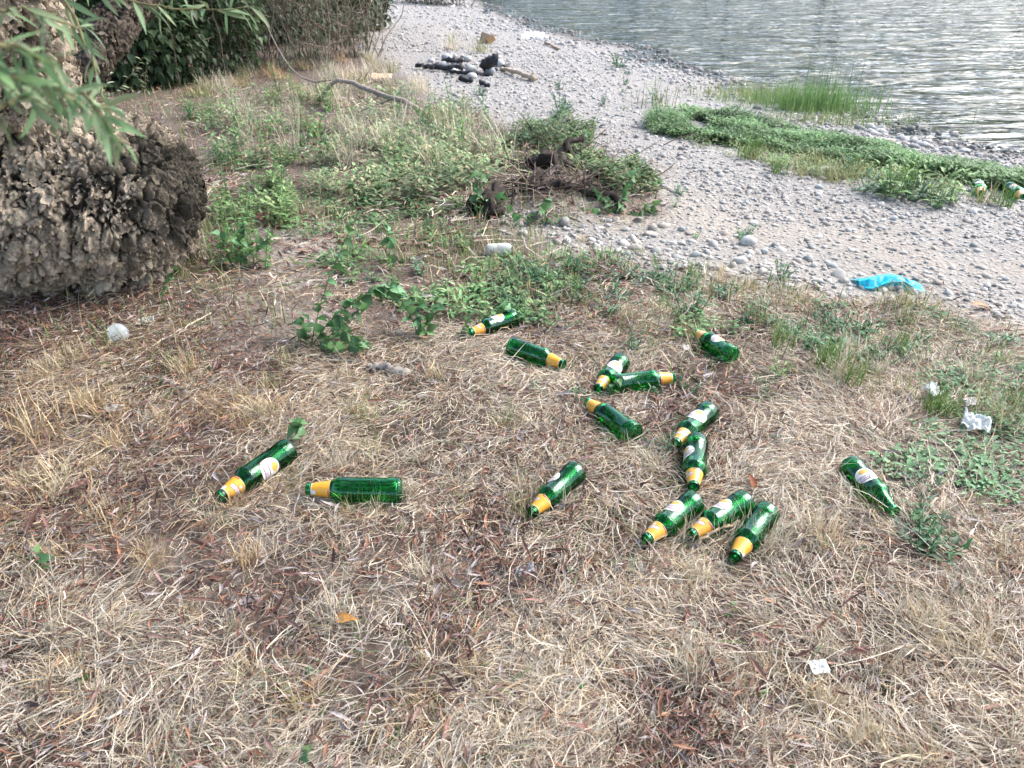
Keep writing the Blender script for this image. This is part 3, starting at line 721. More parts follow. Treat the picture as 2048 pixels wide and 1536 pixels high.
dk = np.clip(np.where(wd_, 1, 1-sd_/.35), 0, 1)*(rs.uniform(0, 1, n) < .9); colr = colr*(1-.5*dk[:, None])
V, F, cc = pebble_field(np.c_[P, height(P)+s*.12], s, 5, colr)
obj('pebbles', mesh_np('pebbles', V, F, cc, M_PEBBLE), kind='stuff')
# scattered small stones and grit in the soil
n = 2600; px_ = np.c_[rs.uniform(380, 2100, n), rs.uniform(430, 900, n)]
keep = rs.uniform(0, 1, n) < np.exp(-(px_[:, 1]-430)/190); px_ = px_[keep]; P = np.array([at0(*q)[:2] for q in px_]); n = len(P)
s = rs.lognormal(math.log(.008), .4, n); V, F, cc = pebble_field(np.c_[P, height(P)+.002], s, 6)
obj('grit', mesh_np('grit', V, F, cc, M_PEBBLE), kind='stuff')
def stone(px, py, s, c, label, sc=(1, .75, .55), rz=0.0, seed=1):
    V = I2V*(1+.7*(fbm(I2V, 1.1, 3, seed)-.5)[:, None]); V = V*np.array(sc)*s; c = np.array(c)*.8
    p = at(px, py); me = mesh_np('stone', V, I2F, np.array(c)*(.8+.4*fbm(V/s, 3, 3, seed))[:, None], M_STONE)
    return obj('stone', me, None, p+[0, 0, s*sc[2]*.5], (0, 0, rz), None, label, 'stone')
stone(1752, 322, .10, (.40, .27, .23), 'reddish flat stone lying in the grass by the river', (1, .6, .42), .1, 41)
stone(1822, 340, .085, (.42, .42, .40), 'grey angular stone leaning right of the reddish stone', (1, .6, .6), -.5, 42)
stone(1672, 360, .055, (.03, .03, .03), 'small jet black stone on the gravel path edge', (1, .55, .45), .1, 43)
stone(1497, 488, .045, (.66, .64, .61), 'bright white pebble next to a small dark weed on gravel', (1, .8, .7), .3, 44)
stone(1650, 345, .06, (.42, .41, .37), 'smooth grey boulder by the black stone at the grass edge', (1, .7, .5), .3, 45)
stone(568, 1026, .018, (.25, .24, .23), 'small flat grey stone in straw below the two big bottles', (1, .8, .5), .3, 46)
stone(1072, 436, .04, (.24, .24, .23), 'rounded grey stone at the foot of the root stump', (1, .7, .7), .4, 47)
stone(1128, 449, .036, (.30, .29, .27), 'pale rounded stone below the yellow vine leaves', (1, .8, .8), 1.4, 48)

# ------------------------------------------------------------------ litter
def crumple(n, w, h, amp, seed, bend=0.0):
    u = np.linspace(-.5, .5, n); U, Vv = np.meshgrid(u, u); q = np.c_[U.ravel(), Vv.ravel()]
    q2 = q+.16*np.c_[fbm(q, 5, 2, seed)-.5, fbm(q, 5, 2, seed+3)-.5]
    f1, f2, idc = worley(np.c_[q2, np.zeros(len(q))], 4.0, seed)
    z = amp*(f2-f1)*.9+amp*1.2*(fbm(q, 3, 3, seed+8)-.3)+bend*(q[:, 0]**2)
    r = 1-.22*fbm(np.c_[np.arctan2(q[:, 1], q[:, 0]), np.zeros(len(q))], 1.6, 2, seed)*np.clip(np.linalg.norm(q, axis=1)*2, 0, 1)
    V = np.c_[q[:, 0]*w*r, q[:, 1]*h*r, np.maximum(z, .0)+.004]
    fi = (np.arange(n-1)[:, None]*n+np.arange(n-1)[None]).ravel()
    return V, np.stack([fi, fi+1, fi+n+1, fi+n], 1)
def solid(o, th):
    m = o.modifiers.new('s', 'SOLIDIFY'); m.thickness = th; return o
def scrap(name, px, py, w, h, amp, c, label, cat, rz, seed, m=M_PAPER, tilt=(.3, 0), lift=.02, n=22, bend=0.0):
    V, F = crumple(n, w, h, amp, seed, bend); cc = np.array(c)*(.9+.2*fbm(V, 60, 2, seed))[:, None]
    o = obj(name, mesh_np(name, V, F, cc, m), None, at(px, py)+[0, 0, lift], (tilt[0], tilt[1], rz), None, label, cat); return solid(o, .0015)
WH = (.72, .73, .70)
scrap('tissue', 1856, 806, .066, .054, .028, WH, 'small crumpled white tissue in grass, upper of two tissues', 'tissue', .5, 1, lift=.045)
scrap('tissue', 1943, 872, .096, .078, .038, WH, 'larger crumpled white tissue in straw beside a grass tuft', 'tissue', -.6, 2, lift=.04)
scrap('paper_scrap', 1932, 826, .055, .04, .014, (.58, .54, .50), 'pale grey scrap of paper half buried in grass between two tissues', 'paper', .2, 3, lift=.04)
scrap('paper_scrap', 1634, 1348, .044, .034, .006, (.80, .81, .80), 'small flat white torn paper alone on the straw in front', 'paper', .1, 4, lift=.02)
scrap('paper_scrap', 1371, 706, .028, .03, .005, (.62, .60, .56), 'tiny square beige paper beside the bottle with orange neck', 'paper', .1, 5)
scrap('paper_scrap', 1708, 686, .022, .02, .006, (.70, .68, .66), 'tiny white scrap among weeds right of the small bottle', 'paper', .4, 6)
scrap('crumpled_paper', 292, 655, .085, .055, .022, (.42, .40, .36), 'dirty grey crumpled paper beside the round white lid', 'paper', .2, 7)
scrap('fabric_scrap', 1050, 1155, .055, .026, .018, (.44, .45, .47), 'bluish grey crumpled scrap in straw under the bark chunk', 'scrap', .35, 8)
scrap('wrapper', 810, 603, .032, .016, .006, (.36, .60, .66), 'small pale blue wrapper under the leafy weeds', 'wrapper', .2, 9, M_PLASTIC)
scrap('wrapper', 888, 628, .04, .018, .006, (.62, .36, .33), 'small faded pink wrapper left of the half hidden bottle', 'wrapper', .1, 10, M_PLASTIC)
scrap('wrapper', 338, 607, .045, .03, .012, (.30, .10, .14), 'dark red and lilac wrapper at the foot of the trunk', 'wrapper', .6, 11, M_PLASTIC)
scrap('paper_sheet', 1066, 76, .42, .30, .04, (.78, .80, .82), 'bright white sheet lying at the waterline on the stones', 'paper', -.3, 12, lift=.02)
scrap('wrapper', 2030, 380, .24, .07, .03, (.74, .72, .70), 'torn white wrapper across the distant bottle at the plants', 'wrapper', -.6, 13, M_PLASTIC, lift=.055)
scrap('cardboard_piece', 764, 163, .26, .16, .012, (.46, .33, .22), 'flat piece of brown cardboard near the fallen branch', 'cardboard', .1, 14, M_CARD, lift=.05, tilt=(.25, 0))
scrap('plastic_scrap', 396, 96, .14, .22, .06, (.62, .66, .70), 'bluish white plastic scrap hanging in the dark bush', 'plastic', .2, 15, M_PLASTIC, tilt=(1.3, 0), lift=.42)
scrap('plastic_scrap', 545, 372, .05, .05, .012, (.74, .76, .75), 'small white plastic piece under a dark green cap in weeds', 'plastic', .3, 16, M_PLASTIC, tilt=(.9, 0), lift=.02)
scrap('paper_scrap', 232, 828, .07, .03, .010, (.48, .46, .43), 'thin pale strip of paper on dry grass below the lid', 'paper', .45, 17)
# cyan plastic bag, a thin crumpled film arching over a dark hollow that opens to the front
def bag():
    nu, nv = 46, 22; u = np.linspace(0, 1, nu); v = np.linspace(0, 1, nv); U, Vv = np.meshgrid(u, v); U, Vv = U.ravel(), Vv.ravel(); q = np.c_[U*2, Vv, np.zeros(len(U))]
    f1, f2, _i = worley(q+.15*(np.stack([fbm(q, 4, 2, k) for k in (1, 2, 3)], 1)-.5), 5.0, 4)
    cr = .010*(f2-f1)+.014*(fbm(q, 5, 3, 8)-.5)
    mouth = np.exp(-((U-.62)/.24)**2)
    x = (U-.5)*.27+.02*(fbm(q, 3, 2, 5)-.5); y = .07-Vv*(.135-.03*mouth)+.03*(fbm(q, 2.5, 2, 6)-.5)-.16*(U-.3)*.3
    z = (.050*np.sin(np.pi*np.clip(Vv*.62+.02, 0, 1))*(.55+.6*np.sin(np.pi*U)))*(.35+.65*np.where(Vv > .8, mouth, 1)) + cr*(.4+.6*np.sin(np.pi*Vv))
    fi = (np.arange(nv-1)[:, None]*nu+np.arange(nu-1)[None]).ravel()
    return np.c_[x, y, np.maximum(z, .003)], [tuple(f) for f in np.stack([fi, fi+1, fi+nu+1, fi+nu], 1)]
V, F = bag(); bm_ = MB(); bm_.add(V, F, np.array([.02, .60, .82])*(.85+.3*fbm(V, 25, 3, 4))[:, None])
mbag, tb_, pb_ = mat('cyan_film'); ab = attr(tb_); tb_.links.new(ab.outputs[0], pb_.inputs['Base Color']); pb_.inputs['Roughness'].default_value = .3
trb = N_(tb_, 'ShaderNodeBsdfTranslucent'); tb_.links.new(ab.outputs[0], trb.inputs[0]); mxb = N_(tb_, 'ShaderNodeMixShader'); mxb.inputs[0].default_value = .35
tb_.links.new(pb_.outputs[0], mxb.inputs[1]); tb_.links.new(trb.outputs[0], mxb.inputs[2]); tb_.links.new(mxb.outputs[0], tb_.nodes['Material Output'].inputs[0])
nb = noise(tb_, 30, 2, .5); bump(tb_, pb_, nb.outputs[0], .3, .006)
obj('plastic_bag', bm_.mesh('plastic_bag', mbag), None, at(1770, 572), None, None, 'bright cyan plastic bag lying crumpled at the edge of the gravel', 'bag')
# crushed pale can / bottle end among weeds
prof = [(.001, 0), (.022, .001), (.030, .006), (.034, .016), (.034, .05), (.0325, .055), (.034, .06), (.034, .105), (.030, .118), (.024, .124), (.022, .128), (.001, .129)]
V, F = lathe(prof, 28); V = V*(1+.10*(fbm(V, 22, 2, 3)-.5)[:, None]); V[:, 0] *= .86
p_ = at(972, 512); o = obj('plastic_container', mesh_np('plastic_container', V, F, np.array([.52, .53, .50])*(.8+.35*fbm(V, 30, 3, 2))[:, None], M_PLASTIC), None, p_+[0, 0, .030], (R(90), 0, R(96)), None, 'dirty white crushed plastic container lying on its side among weeds', 'container')
# round lid propped against straw
t = thing('lid', 'round dirty white lid standing tilted in dry grass by the trunk', 'lid', at(240, 684)+[0, 0, .038], (R(52), R(8), R(15)))
V, F = lathe([(.001, .004), (.020, .0035), (.034, .002), (.038, 0)], 36); V[:, 2] += .002*(fbm(V, 40, 2, 6)-.5); obj('disc', mesh_np('disc', V, F, np.array([.50, .52, .50])*(.75+.4*fbm(V, 55, 3, 1))[:, None], M_PLASTIC), t)
V, F = lathe([(.0375, .0), (.0405, .002), (.0405, -.008), (.0385, -.008), (.0375, .0)], 36); obj('rim', mesh_np('rim', V, F, np.full((len(V), 3), .46), M_PLASTIC), t)
# big single dead leaves
def dead_leaf(px, py, L, w, c, label, rz, seed, tilt=.3, lift=.02):
    V, F, k = leaf_batch(np.zeros((1, 3)), np.array([[0, 1., 0]]), L, w, np.array([.25, .8, 1, .85, .5, .05]), .35, fold=.45, curl=np.array([.2]))
    V = V+.004*(np.stack([fbm(V, 60, 2, seed+i) for i in range(3)], 1)-.5)
    obj('dead_leaf', mesh_np('dead_leaf', V, F, np.array(c)*(.8+.4*fbm(V, 50, 2, seed))[:, None], M_LITTER), None, at(px, py)+[0, 0, lift], (tilt, .2, rz), None, label, 'leaf')
dead_leaf(672, 1256, .052, .028, (.50, .24, .05), 'curled orange dry leaf on the straw in front', -1.2, 1)
dead_leaf(1503, 990, .05, .026, (.24, .075, .03), 'red brown dry leaf standing behind the parallel bottles', .45, 2, .9)
dead_leaf(1940, 618, .10, .03, (.52, .28, .15), 'long orange tan dry leaf on gravel below the cyan bag', -1.5, 3, .05)
dead_leaf(1335, 985, .026, .016, (.05, .10, .02), 'single fresh dark green leaf on straw left of the bottle cluster', 2.6, 4, .7)
dead_leaf(1143, 1158, .024, .016, (.05, .15, .05), 'single small green leaf beside the bark chunk', .4, 5, .5)

# ------------------------------------------------------------------ sticks, bark and driftwood
def stick(name, label, pts, r0, r1, c, cat='stick', twigs=(), seed=0, m=M_WOOD, jag=.12, n=16, wob=.004):
    org = np.array(pts[0]); t = thing(name, label, cat, org); P = smooth_path(pts, n, wob, seed); V, F = tube(P-org, np.linspace(r0, r1, n), 8, jag=jag, seed=seed)
    b = MB(); b.add(V, F, np.array(c)*(.75+.5*fbm(V, 14, 3, seed))[:, None]); obj('shaft', b.mesh('shaft', m), t)
    for i, (q, ra, rb) in enumerate(twigs):
        V, F = tube(smooth_path(q, 9, wob*.6, seed+i)-org, np.linspace(ra, rb, 9), 6, jag=jag); b = MB(); b.add(V, F, np.array(c)*.9); obj('side_twig', b.mesh('side_twig', m), t)
    return t
def gp(x, y, l=.0):
    q = at(x, y, l); q[2] += l; return q
BR = (.26, .215, .185)
a0, a1, a2, a3, a4 = pt(640, 205, 7.35), pt(662, 160, 7.2), pt(690, 158, 7.1), pt(790, 196, 6.75), gp(864, 242, .03)
stick('fallen_branch', 'bare arched grey branch lying over the weeds near the bushes', [gp(640, 206), a1, a2, pt(735, 180, 6.95), a3, pt(838, 214, 6.65), a4], .017, .024, BR, 'branch',
      [([a3, pt(745, 213, 6.9), gp(715, 224, .05)], .010, .005), ([a1, pt(640, 186, 7.3), pt(600, 160, 7.5), pt(560, 112, 7.9), pt(545, 70, 8.3), pt(518, 20, 8.5)], .008, .004), ([gp(640, 206), gp(590, 208, .02)], .009, .005)], 4)
stick('twig', 'thin forked grey twig lying between the two big bottles', [gp(560, 1115, .01), gp(592, 1010, .035), gp(607, 940, .03), gp(645, 885, .03), gp(697, 828, .02)], .0028, .0016, (.25, .21, .19), 'twig', [([gp(607, 940, .03), gp(575, 965, .03), gp(545, 985, .02)], .002, .001), ([gp(655, 872, .03), gp(672, 838, .04)], .0018, .001)], 6, n=20, wob=.003)
stick('stick', 'long pale straight stick leaning on grass below the trunk', [gp(286, 704, .012), gp(350, 664, .03), gp(422, 626, .05)], .0045, .0030, (.50, .43, .33), 'stick', seed=7)
stick('stick', 'thin grey stick on soil left of the tall weed', [gp(415, 772, .01), gp(480, 748, .02), gp(548, 710, .02)], .003, .002, (.36, .32, .28), 'stick', seed=8)
stick('wood_chip', 'pale weathered wood sliver on bare soil in dry grass', [gp(322, 758, .012), gp(345, 770, .016), gp(378, 790, .012)], .009, .014, (.40, .36, .31), 'wood', seed=9, jag=.25)
stick('bark_chunk', 'dark grey chunk of bark in straw below the single bottle', [gp(1086, 1092, .014), gp(1105, 1108, .02), gp(1140, 1142, .012)], .020, .010, (.22, .195, .165), 'bark', seed=10, jag=.3)
stick('bark_chunk', 'grey weathered bark slab on soil below the tall weed', [gp(735, 738, .02), gp(770, 730, .035), gp(815, 752, .012)], .012, .018, (.24, .22, .20), 'bark', seed=11, jag=.3)
stick('stick', 'dry broken plant stalk leaning right of the cluster of bottles', [gp(1480, 1044, .03), gp(1420, 1065, .05), gp(1385, 1092, .02)], .0035, .0045, (.46, .36, .24), 'stick', seed=12, jag=.2)
stick('stick', 'pale thin stick on the ground above the crumpled tissues', [gp(1774, 783, .01), gp(1838, 764, .02)], .0035, .002, (.58, .52, .44), 'stick', seed=13)
stick('driftwood', 'bent pale driftwood stick lying on stones right of the burnt logs', [gp(1003, 137, .02), gp(1040, 146, .05), gp(1068, 157, .04)], .022, .03, (.40, .32, .24), 'driftwood', [([gp(1062, 154, .04), pt(1068, 146, 8.6)], .018, .012)], 14)
stick('driftwood', 'short brown stick at the end of the white sheet', [gp(1090, 84, .03), gp(1118, 98, .03)], .016, .014, (.30, .22, .16), 'driftwood', seed=15)
stick('thin_pole', 'thin grey stick lying behind the distant small bottle', [gp(1955, 362, .03), gp(2010, 366, .05)], .008, .007, (.35, .32, .3), 'stick', seed=16)
# burnt-out campfire: charred logs and stones round them
CH = (.03, .03, .033)
for lab, pts, r0, r1, sd_ in [
  ('long charred log lying level at the burnt out fire', [gp(832, 131, .04), gp(880, 134, .05), gp(925, 136, .04)], .024, .034, 1),
  ('thick black burnt log stump standing at the end of the fire', [gp(968, 132, .06), pt(983, 121, 8.95), pt(996, 117, 8.95)], .06, .055, 2),
  ('thin charred stick across the middle of the fire', [gp(900, 142, .03), gp(940, 146, .04), gp(985, 147, .03)], .02, .018, 3),
  ('short charred log behind the pale stones of the fire', [gp(884, 122, .05), gp(905, 120, .07), gp(925, 124, .04)], .028, .03, 4),
  ('small black charcoal lump in front of the fire', [gp(962, 165, .03), gp(980, 170, .03)], .028, .018, 5),
  ('small charred piece under the pale stone at the front of the fire', [gp(925, 158, .02), gp(945, 162, .03)], .022, .018, 6)]:
    stick('charred_log', lab, pts, r0, r1, CH, 'burnt wood', seed=40+sd_, m=M_CHAR, jag=.26, n=14, wob=.010)
rf = np.random.default_rng(66); fp = np.array([gp(rf.normal(925, 45), rf.normal(142, 13)) for _ in range(150)]); fs = rf.lognormal(math.log(.012), .5, 150)
V, F, cc = pebble_field(fp+np.c_[np.zeros((150, 2)), fs*.3], fs, 8, np.array([[.02, .02, .02], [.05, .048, .05], [.16, .16, .165], [.012, .012, .012]])[rf.integers(0, 4, 150)]); obj('charcoal_bits', mesh_np('charcoal_bits', V, F, cc, M_CHAR), kind='stuff')
for i, (x, y, s, c) in enumerate([(893, 118, .09, (.44, .44, .45)), (887, 132, .075, (.50, .50, .48)), (908, 131, .08, (.38, .39, .41)), (935, 122, .09, (.48, .46, .42)), (941, 143, .09, (.52, .52, .48)), (944, 157, .08, (.54, .54, .5)), (959, 150, .08, (.58, .50, .42)), (1000, 133, .11, (.48, .49, .47)), (909, 146, .07, (.60, .54, .48)), (980, 147, .09, (.32, .34, .38)), (862, 124, .06, (.42, .43, .44))]):
    stone(x, y, s*.72, c, ['domed grey stone at the back of the fire', 'pale round stone on the long charred log', 'bluish grey stone behind the fire', 'tan stone at the back of the fire near the grass tuft', 'upright pale stone in the middle of the fire', 'pale stone propped on charcoal at the front of the fire', 'sandy orange stone in the middle of the fire', 'large round grey stone against the black stump', 'cream stone in front of the long charred log', 'dark blue grey stone below the black stump', 'small grey stone at the outer end of the long charred log'][i], (1, .8, .7), i*.7, 60+i)
# broken box-like piece of wood beside the tuft on the beach
t = thing('broken_crate', 'broken brown wooden block standing by the grass tuft on the beach', 'wood', gp(975, 88), (0, 0, .5), .75)
for k, (cx, cy, cz, w, d_, h, ry, c) in enumerate([(-.05, 0, .10, .20, .04, .20, .35, (.20, .16, .12)), (.06, -.02, .08, .18, .04, .13, -.5, (.28, .17, .09)), (.02, .06, .05, .22, .10, .05, .1, (.28, .22, .17))]):
    V = np.array([[sx*w/2, sy*d_/2, sz*h/2] for sx in (-1, 1) for sy in (-1, 1) for sz in (-1, 1)])@np.array(Matrix.Rotation(ry, 3, 'Y')).T+[cx, cy, cz]
    b = MB(); b.add(V, [(0, 1, 3, 2), (4, 6, 7, 5), (0, 4, 5, 1), (2, 3, 7, 6), (0, 2, 6, 4), (1, 5, 7, 3)], c); o = obj('plank', b.mesh('plank', M_WOOD, False), t); mbv = o.modifiers.new('b', 'BEVEL'); mbv.width = .006
# washed-out root stump with dry roots and vines
org = at(1120, 420); t = thing('root_stump', 'dark weathered root stump with broken roots overgrown by weeds and vine leaves', 'stump', org)
rr = np.random.default_rng(8); b = MB()
for (pts, r0, r1) in [([gp(1165, 395, .0), pt(1190, 355, 4.95), pt(1222, 324, 5.05)], .032, .014), ([gp(1215, 400, .0), pt(1235, 368, 4.95), pt(1260, 340, 5.0)], .03, .016),
                      ([gp(1085, 350), pt(1120, 300, 5.3), pt(1165, 272, 5.45)], .034, .016), ([gp(1010, 375), gp(1070, 352, .05), gp(1140, 345, .02)], .03, .04), ([gp(1030, 400), gp(1100, 388, .03), gp(1180, 400, .02), gp(1250, 420)], .025, .02), ([gp(940, 425), gp(975, 408, .05), gp(1010, 392, .03)], .05, .03),
                      ([gp(1060, 330, .02), gp(1100, 322, .10), gp(1130, 335, .05)], .045, .05), ([gp(960, 430, .0), gp(992, 424, .04), gp(1010, 430)], .03, .02)]:
    V, F = tube(smooth_path(pts, 14, .016, int(rr.integers(999)))-org, np.linspace(r0, r1, 14), 12, jag=.34, seed=int(rr.integers(999))); b.add(V, F, np.array([.038, .030, .025])*(.4+1.2*fbm(V, 20, 3, 5))[:, None])
obj('stump', b.mesh('stump', M_WOOD), t)
b = MB()
for i in range(420):
    x, y = rr.normal(1110, 75), rr.normal(345, 36); p = gp(x, y, .0); e = p+np.array([rr.normal()*.15, rr.normal()*.10, abs(rr.normal())*.075])
    V, F = tube(smooth_path([p, (p+e)/2+rr.normal(size=3)*.03, e], 6)-org, np.linspace(.005, .0015, 6), 4); b.add(V, F, np.array([.13, .10, .08])*rr.uniform(.25, 2.2))
obj('dry_roots', b.mesh('dry_roots', M_WOOD), t, kind='stuff')

# ------------------------------------------------------------------ broad-leaved weeds built leaf by leaf
rl = random.Random(17)
def leafy_weed(label, base, stems, group=None, kind='heart'):
    b = at(*base); t = thing('leafy_weed', label, 'weed', b, group=group)
    for pts, nl, ls, start in stems:
        dep0 = np.linalg.norm((b-[0, 0, CAM_H])*[0, 1, 1]); dep = (b[1]*CP-(b[2]-CAM_H)*SP)
        path = [b]+[pt(x, y, dep+dd) for (x, y, dd) in pts]
        leafy_twig(t, b, path, .0024, int(nl*1.35), ls*.98, kind, .9, rl, 'stem', (.12, .13, .05), .5, start)
    return t
leafy_weed('tall leafy weed with long leaning stem and big dark green leaves in the middle', (618, 705),
  [([(632, 640, .0), (655, 560, .03), (690, 475, .06), (722, 425, .08)], 17, .058, .1), ([(650, 650, -.03), (700, 612, -.04), (760, 568, .0), (800, 585, .02)], 24, .056, .15), ([(660, 690, -.05), (720, 692, -.1)], 12, .055, .2), ([(605, 660, .03), (600, 628, .05)], 9, .055, .2), ([(690, 660, -.02), (745, 700, -.02)], 12, .05, .2), ([(700, 640, .05), (735, 600, .08)], 12, .05, .3)])
leafy_weed('bushy weed with bright and dark leaves above the half hidden bottle', (846, 690), [([(842, 640, 0), (833, 585, .02)], 14, .052, .1), ([(860, 640, 0), (880, 590, .02)], 10, .048, .2), ([(815, 620, 0), (790, 580, .03)], 9, .048, .3)])
leafy_weed('single weed stem with large pale leaves left of the white container', (782, 545), [([(780, 500, 0), (775, 455, .03)], 11, .062, .1)])
leafy_weed('yellow green weed growing up beside the dark hole of the root', (955, 440), [([(952, 400, 0), (962, 345, .03)], 17, .062, .1), ([(975, 410, 0), (1000, 395, .02)], 7, .055, .2)])
leafy_weed('low vine with yellow green heart leaves in front of the root stump', (1065, 450), [([(1075, 425, 0), (1090, 400, .02)], 6, .075, .2), ([(1040, 430, 0), (1020, 418, .02)], 5, .065, .3), ([(1100, 430, 0), (1125, 438, .02)], 5, .07, .3)])
leafy_weed('leafy vine covering the gravel side of the root stump', (1240, 430), [([(1245, 395, 0), (1262, 352, .05)], 17, .062, .05), ([(1215, 400, 0), (1190, 380, .05)], 10, .06, .1), ([(1275, 425, 0), (1312, 412, .05)], 10, .065, .2), ([(1200, 420, -.02), (1170, 425, 0)], 7, .06, .2)])
leafy_weed('vine leaves climbing on top of the dark root mound', (1125, 300), [([(1130, 280, 0), (1180, 262, .05)], 9, .075, .1), ([(1070, 285, 0), (1050, 270, .05)], 8, .07, .1)])
leafy_weed('dark leaved weed with one drooping leaf behind the tall weed', (735, 410), [([(735, 385, 0), (765, 372, .03)], 9, .066, .1), ([(715, 385, 0), (700, 365, .04)], 9, .055, .1)])
leafy_weed('pale green leafy plant against the dark side of the trunk', (470, 540), [([(478, 500, 0), (490, 450, .03)], 15, .055, .05), ([(500, 505, 0), (545, 470, .03)], 13, .055, .1), ([(450, 500, 0), (440, 470, .03)], 9, .05, .2)])
leafy_weed('small clover-like weed at the foot of the trunk', (322, 612), [([(330, 580, 0), (350, 535, .03)], 10, .034, .1)])
leafy_weed('yellow green weed leaves over the gold neck of the half hidden bottle', (925, 690), [([(922, 665, 0), (938, 640, .0)], 9, .035, .3)])
leafy_weed('weed leaves covering the base of the half hidden bottle', (1003, 668), [([(1000, 630, 0), (1012, 612, .01)], 10, .045, .3), ([(1030, 635, 0), (1042, 622, .01)], 6, .036, .4)])
leafy_weed('pale leaves lying over the base of the bottle that points right', (1218, 800), [([(1222, 778, -.03), (1236, 758, -.04)], 6, .036, .4)])
leafy_weed('little weed with round green leaves at the base of the largest bottle', (603, 905), [([(598, 875, 0), (590, 845, .0)], 6, .044, .5)])
leafy_weed('pale seedling with round leaves on straw near the left edge', (98, 1175), [([(85, 1135, 0), (78, 1105, 0)], 4, .032, .6)])
leafy_weed('small green seedling with upright leaf low on the left', (150, 1400), [([(150, 1375, 0), (160, 1362, 0)], 3, .035, .4)])
leafy_weed('dark green small weed at the bottom edge of the straw', (600, 1536), [([(600, 1512, 0), (612, 1500, 0)], 5, .032, .3)])
leafy_weed('grey green willowherb with narrow leaves beside the trunk top', (205, 205), [([(215, 160, 0), (225, 110, .05)], 14, .075, .1), ([(190, 165, 0), (185, 115, .05)], 12, .075, .1), ([(250, 165, 0), (285, 115, .05)], 14, .07, .1)], kind='grey')
leafy_weed('grey green narrow leaved sprig in front of the dark bush', (292, 190), [([(290, 150, 0), (300, 102, .05)], 13, .07, .1), ([(275, 155, 0), (262, 130, .05)], 10, .07, .1)], kind='grey')
leafy_weed('leaf sprig growing out of the dark flank of the trunk', (400, 470), [([(375, 430, 0), (380, 380, .0)], 10, .05, .3)])

# ------------------------------------------------------------------ low weeds: a few kinds, each plant an object of its own
def rosette(i, nst, nl, h, ls, wr, col, spread, prof=LEAF_OVATE):
    r = np.random.default_rng(500+i); B = []; D = []; Ls = []; vs = MB()
    for s in range(nst):
        a = r.uniform(0, 6.283); rad = spread*r.uniform(.2, 1); top = np.array([math.cos(a)*rad, math.sin(a)*rad, h*r.uniform(.5, 1.1)])
        base = top*[.2, .2, 0]
        for q in range(nl):
            f = (q+1)/nl; p = base*(1-f)+top*f; p[2] = top[2]*f**1.2; an = q*2.4+r.uniform(-.5, .5)
            B.append(p); D.append([math.cos(an), math.sin(an), .35+.5*f]); Ls.append(ls*r.uniform(.6, 1.2)*(1.1-.4*f))
        vs.add(*tube(smooth_path([base-[0, 0, .02], (base+top)/2, top], 5), .0012, 4), col=np.array(col)*.8)
    B, D, Ls = map(np.array, (B, D, Ls)); V, F, k = leaf_batch(B, D, Ls, Ls*wr, prof, r.uniform(.1, .6, len(B)), curl=r.normal(size=len(B))*.15)
    c = np.repeat(np.array(col)*r.uniform(.65, 1.4, (len(B), 1))*np.c_[r.uniform(.85, 1.2, len(B)), np.ones(len(B)), r.uniform(.8, 1.2, len(B))], k, 0)
    vs.add(V, [tuple(f) for f in F], c); return vs.mesh('weed', M_LEAF)
LG, MG, DG, BG = (.17, .29, .10), (.12, .235, .08), (.06, .155, .065), (.12, .215, .125)
WEED = {'light': [rosette(i, 5, 6, .13, .042, .45, LG, .07) for i in range(4)], 'tall': [rosette(10+i, 4, 8, .24, .05, .42, MG, .08) for i in range(4)],
        'dark': [rosette(20+i, 8, 6, .085, .036, .38, DG, .085) for i in range(4)], 'blue': [rosette(30+i, 6, 5, .06, .036, .42, BG, .075) for i in range(4)],
        'small': [rosette(40+i, 2, 4, .05, .03, .5, MG, .03) for i in range(4)]}
